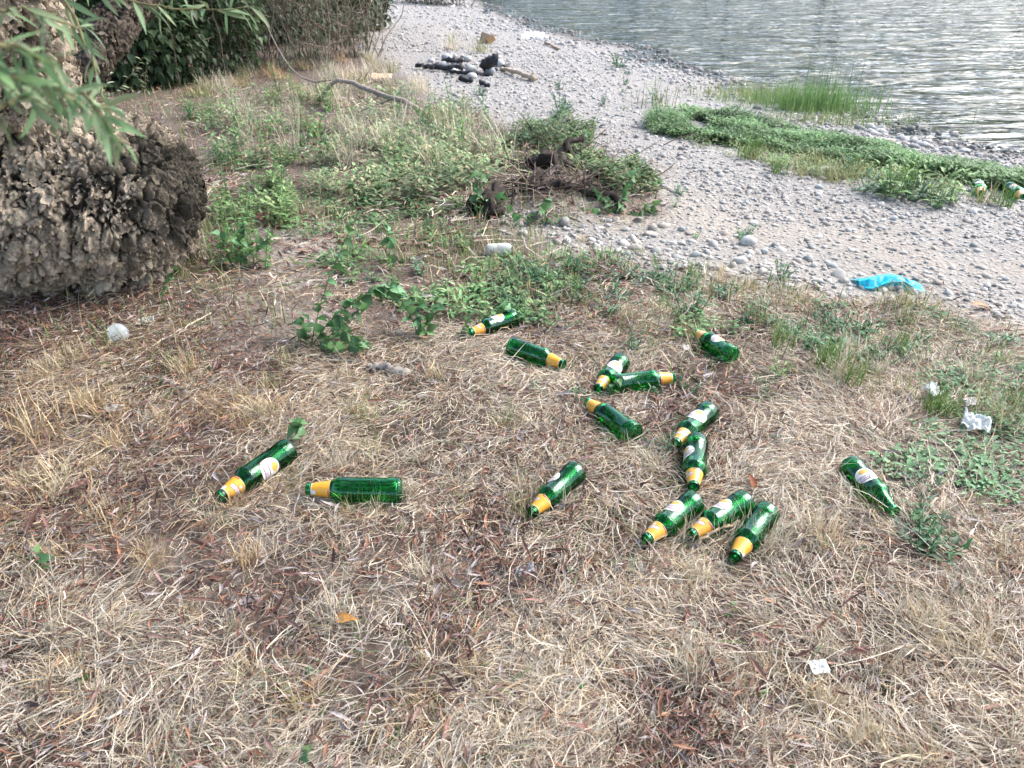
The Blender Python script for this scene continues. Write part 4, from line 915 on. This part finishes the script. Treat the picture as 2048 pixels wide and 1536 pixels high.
LAND = [(510, 945, 'the largest bottle'), (705, 980, 'the level bottle'), (1105, 985, 'the lone bottle in the middle'), (1340, 1040, 'the first parallel bottle'), (1435, 1040, 'the middle parallel bottle'), (1500, 1070, 'the last parallel bottle'), (1390, 930, 'the bottle pointing at the viewer'), (1385, 855, 'the bottle with clean oval label'), (1222, 835, 'the bottle with its base to the viewer'), (1218, 752, 'the crossing bottle'), (1290, 762, 'the bottle pointing right'), (1075, 710, 'the bottle without a label'), (985, 650, 'the half hidden bottle'), (1428, 688, 'the bottle with orange neck'), (1745, 978, 'the bare necked bottle'), (1958, 378, 'the small distant bottle'),
 (1770, 560, 'the cyan bag'), (1000, 508, 'the white container'), (240, 668, 'the round lid'), (1634, 1348, 'the torn white paper'), (1943, 872, 'the larger tissue'), (1856, 800, 'the smaller tissue'), (672, 1256, 'the orange dry leaf'), (1500, 970, 'the red brown leaf'), (1110, 1115, 'the bark chunk'), (1050, 1155, 'the grey scrap'), (640, 690, 'the tall leafy weed'), (846, 640, 'the bushy weed'), (955, 390, 'the yellow green weed'), (1100, 380, 'the root stump'), (1240, 400, 'the leafy vine'), (780, 500, 'the large leaved stem'), (850, 335, 'the bright green tuft'), (690, 165, 'the bend of the fallen branch'), (862, 238, 'the tip of the fallen branch'), (765, 162, 'the cardboard piece'), (905, 140, 'the burnt logs'), (75, 875, 'the big rounded tuft'), (430, 470, 'the dark trunk flank'), (100, 640, 'the foot of the trunk'), (1752, 320, 'the reddish stone'), (1670, 360, 'the black stone'), (1497, 488, 'the white pebble'), (355, 775, 'the wood sliver'), (820, 740, 'the grey bark slab'), (600, 950, 'the forked twig'), (80, 1120, 'the pale seedling'), (150, 1385, 'the small seedling'), (600, 1510, 'the dark weed at the bottom edge'), (1380, 640, 'the large dark weed clump'), (1940, 616, 'the orange tan leaf on gravel'), (1630, 215, 'the reeds'), (1066, 76, 'the white sheet'), (560, 130, 'the twiggy bush'), (400, 145, 'the dark leafy bush'), (540, 370, 'the small white plastic'), (1480, 1400, 'the straw below the last parallel bottle'), (1900, 1300, 'the pale straw by the side edge'), (1000, 1420, 'the leaf litter near the bottom')]
_used = {}
def whereabouts(kind, px, py, base):
    """a label that says which of many alike plants this is, by what it stands next to"""
    d = sorted(LAND, key=lambda l: math.hypot(l[0]-px, (l[1]-py)*1.3))
    def rel(l):
        dx, dy = px-l[0], (py-l[1])*1.3
        if math.hypot(dx, dy) < 26: return 'touching'
        w = ('in front of' if dy > 0 else 'behind') if abs(dy) > abs(dx) else ('on the river side of' if dx > 0 else 'on the trunk side of')
        return ('close ' if math.hypot(dx, dy) < 75 else '')+w
    for cand in (f'{kind} {rel(d[0])} {d[0][2]}', f'{kind} between {d[0][2]} and {d[1][2]}', f'{kind} {rel(d[1])} {d[1][2]}', f'{kind} between {d[0][2]} and {d[2][2]}', f'{kind} {rel(d[2])} {d[2][2]}'):
        if len(cand.split()) <= 16 and cand not in _used: _used[cand] = 1; return cand
    return base
WK = {'light': 'light green weed', 'tall': 'taller leafy weed', 'dark': 'dark green weed', 'blue': 'greyish low weed', 'small': 'small thin weed'}
TK = {'dry': 'dry straw tuft', 'orange': 'orange tan tuft', 'pale': 'bleached pale tuft', 'green': 'green grass tuft', 'mixed': 'half green tuft', 'straw': 'tall pale straw tuft'}
def sized(s, lo, hi, t): return ('big ' if s > lo+.72*(hi-lo) else 'little ' if s < lo+.28*(hi-lo) else '')+t
rw = np.random.default_rng(77)
def scatter(poly, n, kinds, label, group, smin, smax):
    for (x, y) in area_points(poly, n, rw):
        p = at(x, y); k = kinds[rw.integers(len(kinds))]
        sc_ = float(rw.uniform(smin, smax)); obj('weed', WEED[k][rw.integers(4)], None, p-[0, 0, .004], (rw.normal()*.12, rw.normal()*.12, rw.uniform(0, 6.3)), sc_, whereabouts(sized(sc_, smin, smax, WK[k]), x, y, label), 'weed', group)
scatter([(360, 215), (600, 190), (860, 210), (1000, 260), (960, 360), (760, 380), (560, 340), (420, 330)], 84, ['light', 'tall', 'light', 'dark'], 'light green leafy weed in the mixed meadow below the fallen branch', 'weeds of the meadow below the fallen branch', .8, 1.5)
scatter([(430, 300), (560, 350), (590, 470), (520, 560), (450, 540)], 26, ['light', 'tall'], 'pale green weed in the thicket at the right flank of the trunk', 'weeds at the right flank of the trunk', .7, 1.3)
scatter([(640, 400), (960, 420), (1010, 520), (930, 620), (700, 600)], 34, ['light', 'small', 'small', 'blue'], 'small green weed on thin soil between tall weed and white container', 'weeds between the tall weed and the white container', .7, 1.3)
scatter([(1010, 530), (1220, 540), (1480, 580), (1560, 650), (1480, 690), (1200, 640), (1010, 640)], 58, ['dark', 'blue', 'small'], 'dark green low weed above the scattered bottles', 'low weeds above the bottles', .7, 1.25)
scatter([(1500, 590), (1700, 620), (2048, 720), (2048, 800), (1760, 760), (1560, 700)], 40, ['blue', 'dark', 'small'], 'bluish green low weed in the thin grass right of the bottles', 'low weeds in thin grass right of the bottles', .7, 1.1)
scatter([(1800, 930), (1850, 960), (1900, 1060), (1880, 1130), (1790, 1110), (1820, 1040)], 24, ['dark', 'blue'], 'dark green creeping weed beside the bottle with the bare neck', 'creeping weeds beside the bare necked bottle', .6, .95)
scatter([(1660, 850), (1760, 860), (1800, 920), (1700, 900)], 6, ['blue'], 'greyish low weed above the bottle with the bare neck', 'weeds above the bare necked bottle', .5, .8)
scatter([(780, 160), (1000, 190), (1250, 130), (1330, 210), (1200, 260), (980, 240)], 14, ['small', 'blue', 'dark'], 'sparse grey green weed among the stones of the beach', 'sparse weeds among the beach stones', 1.0, 1.9)
scatter([(1350, 370), (1420, 420), (1520, 480), (1400, 520), (1330, 480)], 7, ['small', 'blue'], 'lone weed on the gravel beside the root stump', 'lone weeds on the gravel', .8, 1.3)
scatter([(1550, 330), (1900, 380), (1960, 420), (1880, 420), (1700, 390), (1560, 350)], 16, ['dark', 'light', 'blue'], 'weed clump on the stony fringe of the riverside plants', 'weeds on the fringe of the riverside plants', 1.0, 1.9)
scatter([(1000, 640), (1480, 690), (1600, 820), (1500, 960), (1150, 920), (1000, 760)], 30, ['blue', 'small', 'dark'], 'small green weed among the bottles', 'small weeds among the bottles', .5, .9)
scatter([(100, 820), (1000, 830), (1700, 1000), (1900, 1400), (1200, 1450), (100, 1450)], 24, ['small'], 'tiny green shoot poking out of the dry straw', 'green shoots in the straw', .4, .8)
for (x, y, k, s, lab) in [(1310, 205, 'tall', 1.1, 'tall reddish weed at the near end of the riverside green strip'), (1235, 135, 'dark', 2.2, 'dark weed clump alone on the stones by the water'), (1380, 640, 'dark', 1.5, 'large dark green weed clump above the bottle with orange neck'), (1100, 575, 'dark', 1.4, 'dark weed clump right of the white container'), (1345, 590, 'dark', 1.2, 'dark weed clump on the edge of the stones above the bottles'), (1560, 555, 'dark', 1.0, 'dark weed among the cobbles'), (1490, 475, 'blue', 1.0, 'dark little weed beside the bright white pebble'), (1985, 688, 'blue', 1.3, 'silvery green weed on grit at the right edge of the bank'), (1840, 1115, 'dark', 1.1, 'dark weed with stiff leaves below the bare necked bottle'), (730, 365, 'dark', 1.3, 'dark weed clump behind the tall weed'), (1550, 755, 'light', .7, 'bright small weed right of the crossing bottles'), (900, 85, 'light', 1.3, 'green weed in the yellow tuft behind the burnt out fire')]:
    p = at(x, y); obj('weed', WEED[k][int(rw.integers(4))], None, p, (0, 0, rw.uniform(0, 6)), s, lab, 'weed')

# ------------------------------------------------------------------ grass tufts
def tuft(i, nb, h, spread, lean, cols, w):
    r = np.random.default_rng(800+i); K = 5; t = np.linspace(0, 1, K)
    a = r.uniform(0, 6.283, nb); L = h*r.uniform(.45, 1.15, nb); ln = np.abs(r.normal(size=nb))*lean+.12; b = np.c_[r.normal(size=(nb, 2))*spread, np.full(nb, -.004)]
    hor = np.sin(np.minimum(ln, 1.5)); out = np.c_[np.cos(a), np.sin(a)]
    P = np.zeros((nb, K, 3)); P[:] = b[:, None]
    P[..., :2] += out[:, None]*(L*hor)[:, None, None]*(t[None, :, None]**1.5)
    P[..., 2] += (L*np.cos(np.minimum(ln, 1.45)))[:, None]*(t-.25*np.minimum(ln, 1.2)[:, None]*t**3)
    side = np.c_[-np.sin(a+r.normal(size=nb)*.6), np.cos(a+r.normal(size=nb)*.6), np.zeros(nb)]
    V, F = strips(P, np.repeat(side[:, None], K, 1), (w*r.uniform(.6, 1.3, nb))[:, None]*np.array([.9, 1, .85, .6, .1]))
    cols = np.array(cols); c = cols[r.integers(0, len(cols), nb)]*r.uniform(.75, 1.25, (nb, 1))
    return mesh_np('grass_tuft', V, F, np.repeat(c, K*2, 0), M_STRAW)
DRYC = [(.55, .50, .33), (.54, .40, .24), (.68, .58, .42)]; ORG = [(.52, .38, .22), (.56, .43, .27), (.44, .30, .17)]; PALE = [(.58, .51, .39), (.52, .44, .31), (.62, .56, .45)]; GRN = [(.12, .21, .05), (.17, .25, .08), (.09, .17, .04)]; MIX = [(.20, .25, .09), (.44, .37, .2), (.33, .33, .15)]
TUFT = {'dry': [tuft(i, 85, .12, .022, .7, DRYC, .0024) for i in range(4)], 'orange': [tuft(10+i, 110, .105, .03, .95, ORG, .0024) for i in range(4)], 'pale': [tuft(20+i, 85, .13, .024, .8, PALE, .0024) for i in range(4)],
        'green': [tuft(30+i, 60, .15, .025, .45, GRN, .003) for i in range(4)], 'mixed': [tuft(40+i, 60, .12, .03, .6, MIX, .0028) for i in range(4)], 'straw': [tuft(50+i, 50, .24, .04, .4, PALE, .0028) for i in range(4)]}
def tscatter(poly, n, kinds, label, group, smin, smax):
    for (x, y) in area_points(poly, n, rw):
        p = at(x, y)
        if any(np.linalg.norm((p-b)-((p-b)@d)*d) < .055 and -.03 < (p-b)@d < L+.03 for b, d, L, _ in CAPS): continue
        k = kinds[rw.integers(len(kinds))]
        sc_ = float(rw.uniform(smin, smax)); obj('grass_tuft', TUFT[k][rw.integers(4)], None, p, (rw.normal()*.15, rw.normal()*.15, rw.uniform(0, 6.3)), sc_, whereabouts(sized(sc_, smin, smax, TK[k]), x, y, label), 'grass', group)
tscatter([(0, 690), (380, 720), (560, 830), (420, 1060), (0, 1080)], 30, ['orange', 'orange', 'dry'], 'orange tan dry grass tuft left of the largest bottle', 'orange tan tufts left of the largest bottle', .6, 1.25)
tscatter([(420, 700), (1000, 760), (1300, 960), (1000, 1080), (620, 1060)], 22, ['dry', 'pale', 'mixed'], 'low dry grass tuft among the bottles', 'dry tufts among the bottles', .55, 1.0)
tscatter([(0, 1080), (700, 1080), (1300, 1130), (1300, 1536), (0, 1536)], 34, ['dry', 'pale', 'orange'], 'dry straw coloured tuft in the front of the bank', 'dry tufts in the front', .5, 1.0)
tscatter([(1300, 1120), (2048, 1000), (2048, 1536), (1300, 1536)], 30, ['pale', 'pale', 'dry'], 'pale bleached tuft in the front right of the bank', 'pale tufts at the front right', .6, 1.15)
tscatter([(1500, 590), (1860, 640), (2048, 760), (2048, 900), (1750, 820), (1560, 700)], 30, ['mixed', 'green', 'pale'], 'half green grass tuft between the cyan bag and the bottles', 'half green tufts below the cyan bag', .7, 1.25)
tscatter([(420, 180), (760, 140), (950, 230), (1030, 300), (880, 360), (600, 330), (430, 280)], 70, ['straw', 'mixed', 'straw', 'straw', 'pale', 'dry'], 'tall pale straw tuft in the meadow below the fallen branch', 'straw tufts of the meadow', .8, 1.6)
tscatter([(330, 170), (560, 135), (735, 112), (860, 190), (760, 172), (560, 165), (380, 200)], 34, ['pale', 'pale', 'mixed', 'orange'], 'dry grass tuft along the foot of the bushes', 'tufts at the foot of the bushes', 1.1, 1.9)
tscatter([(1020, 460), (1500, 530), (1540, 680), (1100, 660)], 24, ['mixed', 'dry', 'green'], 'short mixed grass tuft just below the cobbles', 'short tufts below the cobbles', .5, .95)
tscatter([(1480, 300), (1880, 380), (2048, 420), (1850, 400), (1500, 340)], 18, ['green', 'mixed'], 'green grass tuft on the stony fringe near the riverside plants', 'green tufts near the riverside plants', 1.0, 1.8)
for (x, y, k, s, lab) in [(75, 875, 'orange', 1.9, 'largest rounded orange tan tuft at the left edge'), (848, 340, 'green', 1.7, 'bright green upright grass tuft in the meadow'), (700, 285, 'straw', 1.5, 'tallest pale straw tuft in the meadow'), (905, 100, 'pale', 2.6, 'yellow green tuft behind the burnt out fire'), (960, 104, 'mixed', 2.2, 'half dry tuft next to the broken wooden block'), (1995, 850, 'mixed', 1.5, 'big half green tuft right of the crumpled tissues'), (1810, 620, 'mixed', 1.6, 'yellow green tuft below the cyan bag'), (1870, 835, 'green', .8, 'low green tuft between two crumpled tissues'), (1300, 940, 'pale', 1.0, 'pale tuft left of the bottle that points at the viewer'), (1500, 1060, 'pale', .9, 'pale bent tuft between the parallel bottles'), (755, 1018, 'dry', .8, 'dry tuft growing up against the level bottle body'), (705, 1022, 'mixed', .7, 'tiny half green tuft at the shoulder of the level bottle'), (1125, 1012, 'pale', .8, 'pale tuft against the shoulder of the lone middle bottle'), (1050, 1040, 'mixed', .9, 'tuft hiding the mouth of the lone middle bottle'), (1365, 1082, 'pale', 1.0, 'pale tuft between the necks of the first two parallel bottles'), (1448, 1082, 'pale', 1.0, 'pale straw tuft leaning over the middle parallel bottle'), (1530, 1110, 'pale', .9, 'pale tuft beside the neck of the last parallel bottle'), (1730, 1020, 'mixed', 1.0, 'half green tuft under the bare necked bottle'), (560, 985, 'orange', .8, 'orange tan tuft under the belly of the largest bottle'), (470, 1015, 'orange', .9, 'orange tuft at the mouth of the largest bottle'), (1340, 905, 'pale', .8, 'pale tuft at the mouth of the bottle with clean oval label'), (1245, 895, 'mixed', .7, 'small tuft at the base of the bottle with its base forward')]:
    obj('grass_tuft', TUFT[k][int(rw.integers(4))], None, at(x, y), (0, 0, rw.uniform(0, 6)), s, lab, 'grass')

# ------------------------------------------------------------------ riverside green strip, reeds
def cover(polys, n, h, ls, wr, cols, seed, name, thr=.36):
    r = np.random.default_rng(seed); pts = []
    for poly, f in polys: pts += area_points(poly, int(n*f), r)
    Q = np.array(pts); z0 = 0; P = np.array([at0(x, y)[:2] for x, y in Q]); P = np.c_[P, height(P)]
    wob = fbm(P, 2.5, 3, seed); keep = wob > thr; P = P[keep]; n = len(P); hh = h*(.35+1.1*np.clip(wob[keep]-.25, 0, 1))
    tv = (.55+.9*vn(P, 4.5, seed+7))[:, None]; lv = .65+.75*vn(P, 3, seed+8); hh = hh*(.6+.9*vn(P, 6, seed+5))
    B = []; D = []; L = []; Cc = []
    for q in range(7):
        f = (q+1)/7; an = q*2.4+r.uniform(0, 6.3, n)
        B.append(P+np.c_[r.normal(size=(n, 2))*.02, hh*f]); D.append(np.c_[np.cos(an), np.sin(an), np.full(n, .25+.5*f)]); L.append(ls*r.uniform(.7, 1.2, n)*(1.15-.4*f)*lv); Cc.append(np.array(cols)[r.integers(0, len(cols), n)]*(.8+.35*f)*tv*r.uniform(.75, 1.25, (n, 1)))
    B, D, L, Cc = map(np.concatenate, (B, D, L, Cc)); V, F, k = leaf_batch(B, D, L, L*wr, np.array([.3, 1, .7, .05]), .25)
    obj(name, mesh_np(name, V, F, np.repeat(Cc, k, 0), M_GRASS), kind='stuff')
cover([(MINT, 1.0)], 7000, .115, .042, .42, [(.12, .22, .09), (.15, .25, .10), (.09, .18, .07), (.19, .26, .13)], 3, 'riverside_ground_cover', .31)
cover([(MINT2, 1.0)], 900, .06, .036, .4, [(.15, .24, .09), (.19, .27, .11), (.25, .26, .13)], 4, 'low_ground_cover', .38)
MEADOW = [(390, 230), (560, 170), (740, 190), (900, 200), (1010, 262), (1060, 300), (980, 400), (760, 420), (620, 400), (540, 360), (440, 330)]
FLANK = [(420, 320), (520, 330), (600, 420), (560, 520), (470, 560), (440, 480)]
MIDDLE = [(560, 400), (980, 420), (1100, 500), (1480, 580), (1560, 660), (1300, 700), (1000, 660), (700, 640), (600, 520)]
cover([(MEADOW, 1.0)], 1500, .16, .05, .40, [(.18, .26, .12), (.13, .21, .10), (.24, .30, .15), (.36, .33, .20)], 13, 'meadow_herbs', .50)
cover([(FLANK, 1.0)], 330, .15, .048, .42, [(.16, .25, .10), (.22, .30, .13)], 14, 'meadow_herbs', .45)
cover([(MIDDLE, 1.0)], 1500, .06, .036, .45, [(.10, .21, .08), (.13, .25, .10), (.19, .26, .12)], 15, 'low_herbs', .555)
cover([([(1560, 600), (1860, 630), (2048, 720), (2048, 1000), (1880, 1100), (1720, 900)], 1.0)], 700, .045, .032, .45, [(.11, .21, .10), (.13, .23, .12)], 16, 'low_herbs', .53)
cover([([(985, 300), (1040, 262), (1130, 240), (1190, 262), (1170, 320), (1230, 345), (1300, 370), (1320, 430), (1230, 425), (1130, 350), (1000, 330)], 1.0)], 800, .15, .05, .5, [(.09, .17, .06), (.14, .20, .08), (.06, .12, .045), (.19, .20, .10)], 17, 'mound_herbs')
def blades(P, h, w, lean, cols, r, K=4, az=None):
    n = len(P); t = np.linspace(0, 1, K); a = r.uniform(0, 6.283, n) if az is None else az
    L = h*r.uniform(.5, 1.2, n); ln = np.clip(np.abs(r.normal(size=n))*lean, 0, 1.3); Q = np.repeat(P[:, None], K, 1).copy()
    Q[..., :2] += np.c_[np.cos(a), np.sin(a)][:, None]*(L*np.sin(ln))[:, None, None]*(t[None, :, None]**1.6); Q[..., 2] += (L*np.cos(ln))[:, None]*t
    s = np.c_[-np.sin(a), np.cos(a), np.zeros(n)]; V, F = strips(Q, np.repeat(s[:, None], K, 1), (w*r.uniform(.7, 1.3, n))[:, None]*np.array([1, .9, .65, .08])[:K])
    c = np.array(cols)[r.integers(0, len(cols), n)]*r.uniform(.7, 1.3, (n, 1)); return V, F, np.repeat(c, 2*K, 0)
rg = np.random.default_rng(9)
def reeds(label, base, n, sx, sy, h, cols, lean=.18, w=.006):
    b = at(*base); P = np.c_[rg.normal(size=(n, 1))*sx, rg.normal(size=(n, 1))*sy, np.full((n, 1), -.03)]
    V, F, c = blades(P, h, w, lean, cols, rg); obj(*(('reed_clump', mesh_np('reed_clump', V, F, c, M_GRASS), None, b, None, None, label, 'reeds') if n == 46 else ('sedge', mesh_np('sedge', V, F, c, M_GRASS), None, b, None, None, None, None, None, 'stuff')))
RG = [(.12, .20, .07), (.16, .24, .09), (.10, .17, .06)]
reeds('tall sparse reeds standing at the waterline', (1635, 212), 46, .17, .10, .62, RG, .20)
reeds('dense green sedge clump at the foot of the reeds', (1630, 222), 900, .28, .12, .30, [(.16, .28, .09), (.20, .32, .11), (.13, .23, .08)], .35)
reeds('green sedge patch on the beach left of the reeds', (1540, 205), 800, .36, .14, .2, [(.18, .29, .10), (.22, .32, .12), (.26, .30, .12)], .4)
reeds('yellow green low grass patch in front of the reeds', (1640, 246), 420, .45, .12, .18, [(.22, .26, .09), (.18, .25, .08)], .5)
reeds('yellowish grass patch at the beach end of the sedges', (1480, 190), 260, .35, .12, .2, [(.30, .28, .10), (.22, .25, .09)], .5)
reeds('rusty stemmed plant by the near end of the green strip', (1310, 215), 40, .12, .08, .26, [(.20, .16, .09), (.16, .20, .08)], .4, .007)

# ------------------------------------------------------------------ straw mat, leaf litter and thin grass
rb = np.random.default_rng(2)
def near_points(n, y0, y1, power=0.0):
    y = rb.uniform(y0, y1, n) if not power else y0*(y1/y0)**rb.uniform(0, 1, n)
    x = rb.uniform(-1, 1, n)*(.80*y+.55); return np.c_[x, y]
def straw(n, y0, y1, L0, w0, seed, zone, K=4, thick=.024, power=0.0):
    r = np.random.default_rng(seed); P = near_points(n, y0, y1, power); g, px = zones(np.c_[P, np.zeros(n)])
    sandv = np.zeros(n)
    for (bx, by, rx, ry) in BARE: sandv = np.maximum(sandv, np.exp(-(((px[:, 0]-bx)/rx)**2+((px[:, 1]-by)/ry)**2)))
    pat = fbm(P, 3.2, 3, 14); dens = np.clip(.12+3.6*(pat-.41), .14, 1)*(.55+.45*sstep(500, 1500, px[:, 0]+.3*(px[:, 1]-1000)))*(1-.9*sandv)*zone(px, P)*(~g)
    k = r.uniform(0, 1, n) < dens; P, px, pat = P[k], px[k], pat[k]; n = len(P)
    th = 9*vn(P, 1.1, 51)+5*vn(P, 4.5, 52)+r.normal(size=n)*.75
    L = L0*r.lognormal(0, .38, n); cur = r.normal(size=n)*1.5; t = np.linspace(0, 1, K)
    ang = th[:, None]+cur[:, None]*(t-.5); step = L[:, None]/(K-1)
    Q = np.zeros((n, K, 3)); Q[..., 0] = P[:, :1]+np.cumsum(np.cos(ang)*step, 1)-step; Q[..., 1] = P[:, 1:]+np.cumsum(np.sin(ang)*step, 1)-step
    up = r.uniform(0, 1, n)**1.8; lay = r.uniform(0, 1, n)**1.3*thick*(.35+1.1*pat)
    rise = np.where(r.uniform(0, 1, n) < .20, up*L*.55, up*L*.14); arch = np.abs(r.normal(size=n))*.007
    Q[..., 2] = height(P)[:, None]+.002+lay[:, None]+rise[:, None]*t**1.3+arch[:, None]*4*t*(1-t)
    ok = clear_of_bottles(Q, .001); Q, th, px, P, pat = Q[ok], th[ok], px[ok], P[ok], pat[ok]; n = len(Q)
    T = unit(np.gradient(Q, axis=1)); tilt = r.normal(size=n)*.7
    hs = unit(np.cross(T, np.array([0, 0, 1.0]))); vs = np.cross(hs, T); side = hs*np.cos(tilt)[:, None, None]+vs*np.sin(tilt)[:, None, None]
    V, F = strips(Q, side, (w0*r.lognormal(0, .35, n))[:, None]*np.array([.75, 1, .9, .25] if K == 4 else [.8, 1, .3]))
    pal = .88*np.array([(.69, .60, .48), (.76, .68, .56), (.60, .49, .35), (.54, .48, .41), (.56, .41, .25), (.27, .16, .12), (.20, .28, .11)])
    lft = sstep(1100, 100, px[:, 0])*sstep(1250, 900, px[:, 1]); patch = vn(P, 1.6, 71); grn = sstep(.5, .8, vn(P, 2.4, 91))*(.25+1.2*sstep(900, 560, px[:, 1]))
    wts = np.stack([1.2-.5*lft, 1.0-.75*lft, .9+.5*lft, .8-.3*lft, .25+1.3*lft+.5*(patch > .6), .38+.3*(patch < .4), .05+1.0*grn], 1); cw = np.cumsum(wts, 1)/wts.sum(1, keepdims=True)
    ci = (r.uniform(0, 1, (n, 1)) > cw).sum(1).clip(0, 6); c = pal[ci]*r.uniform(.72, 1.18, (n, 1))
    return V, F, np.repeat(c, 2*K, 0)
zn = lambda px, P: sstep(520, 760, px[:, 1])*.62+.38*sstep(380, 470, px[:, 1])
V, F, c = straw(500000, .45, 3.35, .072, .0017, 1, zn)
obj('straw', mesh_np('straw', V, F, c, M_STRAW), kind='stuff')
zf = lambda px, P: .25+.55*sstep(.4, .6, fbm(P, 1.4, 2, 33))*(px[:, 0] < 1100)
V, F, c = straw(75000, 3.3, 9.0, .12, .0048, 2, zf, 3, .03, 1)
obj('straw', mesh_np('straw', V, F, c, M_STRAW), kind='stuff')
# brown willow leaf litter
def litter(n, y0, y1, seed, L0, w0, pw=0.0):
    r = np.random.default_rng(seed); P = near_points(n, y0, y1, pw); g, px = zones(np.c_[P, np.zeros(n)])
    pat = fbm(P, 2.6, 3, 44); k = (~g) & (r.uniform(0, 1, n) < np.clip(4*(pat-.38), .22, 1)); P, pat = P[k], pat[k]; n = len(P)
    a = r.uniform(0, 6.283, n); d = np.c_[np.cos(a), np.sin(a), r.normal(size=n)*.28]; b = np.c_[P, height(P)+.004+r.uniform(0, .036, n)]; L = L0*r.lognormal(0, .3, n)
    up = unit(np.c_[r.normal(size=(n, 2))*.55, np.ones(n)])
    V, F, k = leaf_batch(b, d, L, L*w0*r.uniform(.7, 1.3, n), LEAF_LANCE[[0, 1, 2, 4, 5]], r.normal(size=n)*.22, up, .35, r.normal(size=n)*.3)
    q = V.reshape(n, -1, 3); ok = outside_bottles(q, .002)
    c = np.array([(.16, .075, .055), (.21, .105, .085), (.11, .055, .045), (.25, .16, .14), (.27, .135, .08), (.36, .31, .30)])[r.integers(0, 6, n)]*r.uniform(.65, 1.25, (n, 1))
    q, c = q[ok], c[ok]; n = len(q); k5 = 5
    b0 = (np.arange(n)[:, None]*15+np.arange(4)[None]*3); F = np.concatenate([np.stack([b0, b0+1, b0+4, b0+3], -1).reshape(-1, 4), np.stack([b0+1, b0+2, b0+5, b0+4], -1).reshape(-1, 4)])
    return q.reshape(-1, 3), F, np.repeat(c, 15, 0)
V, F, c = litter(85000, .45, 3.6, 3, .034, .15); obj('leaf_litter', mesh_np('leaf_litter', V, F, c, M_LITTER), kind='stuff')
V, F, c = litter(20000, 3.5, 9.5, 4, .052, .2, 1); obj('leaf_litter', mesh_np('leaf_litter', V, F, c, M_LITTER), kind='stuff')
# thin upright grass, green and dry, between the weeds
n = 46000; P = near_points(n, 2.4, 9.5, 1); g, px = zones(np.c_[P, np.zeros(n)])
den = sstep(.36, .62, fbm(P, 1.8, 3, 61))*(~g)*sstep(820, 480, px[:, 1]); den = np.where(px[:, 0] > 1500, den*.8, den); k = rg.uniform(0, 1, n) < den; P = np.c_[P, height(P)][k]
V, F, c = blades(P, .10, .0042, .6, [(.15, .23, .07), (.19, .27, .09), (.11, .18, .05), (.48, .40, .24), (.55, .47, .31)], rg)
Vr = V.reshape(len(P), -1, 3); ok = outside_bottles(Vr, .002); ii = np.where(ok)[0]
V = Vr[ok].reshape(-1, 3); c = c.reshape(len(P), -1, 3)[ok].reshape(-1, 3); b0 = np.arange(len(ii))[:, None]*8+np.arange(3)[None]*2; F = np.stack([b0, b0+1, b0+3, b0+2], -1).reshape(-1, 4)
obj('thin_grass', mesh_np('thin_grass', V, F, c, M_GRASS), kind='stuff')
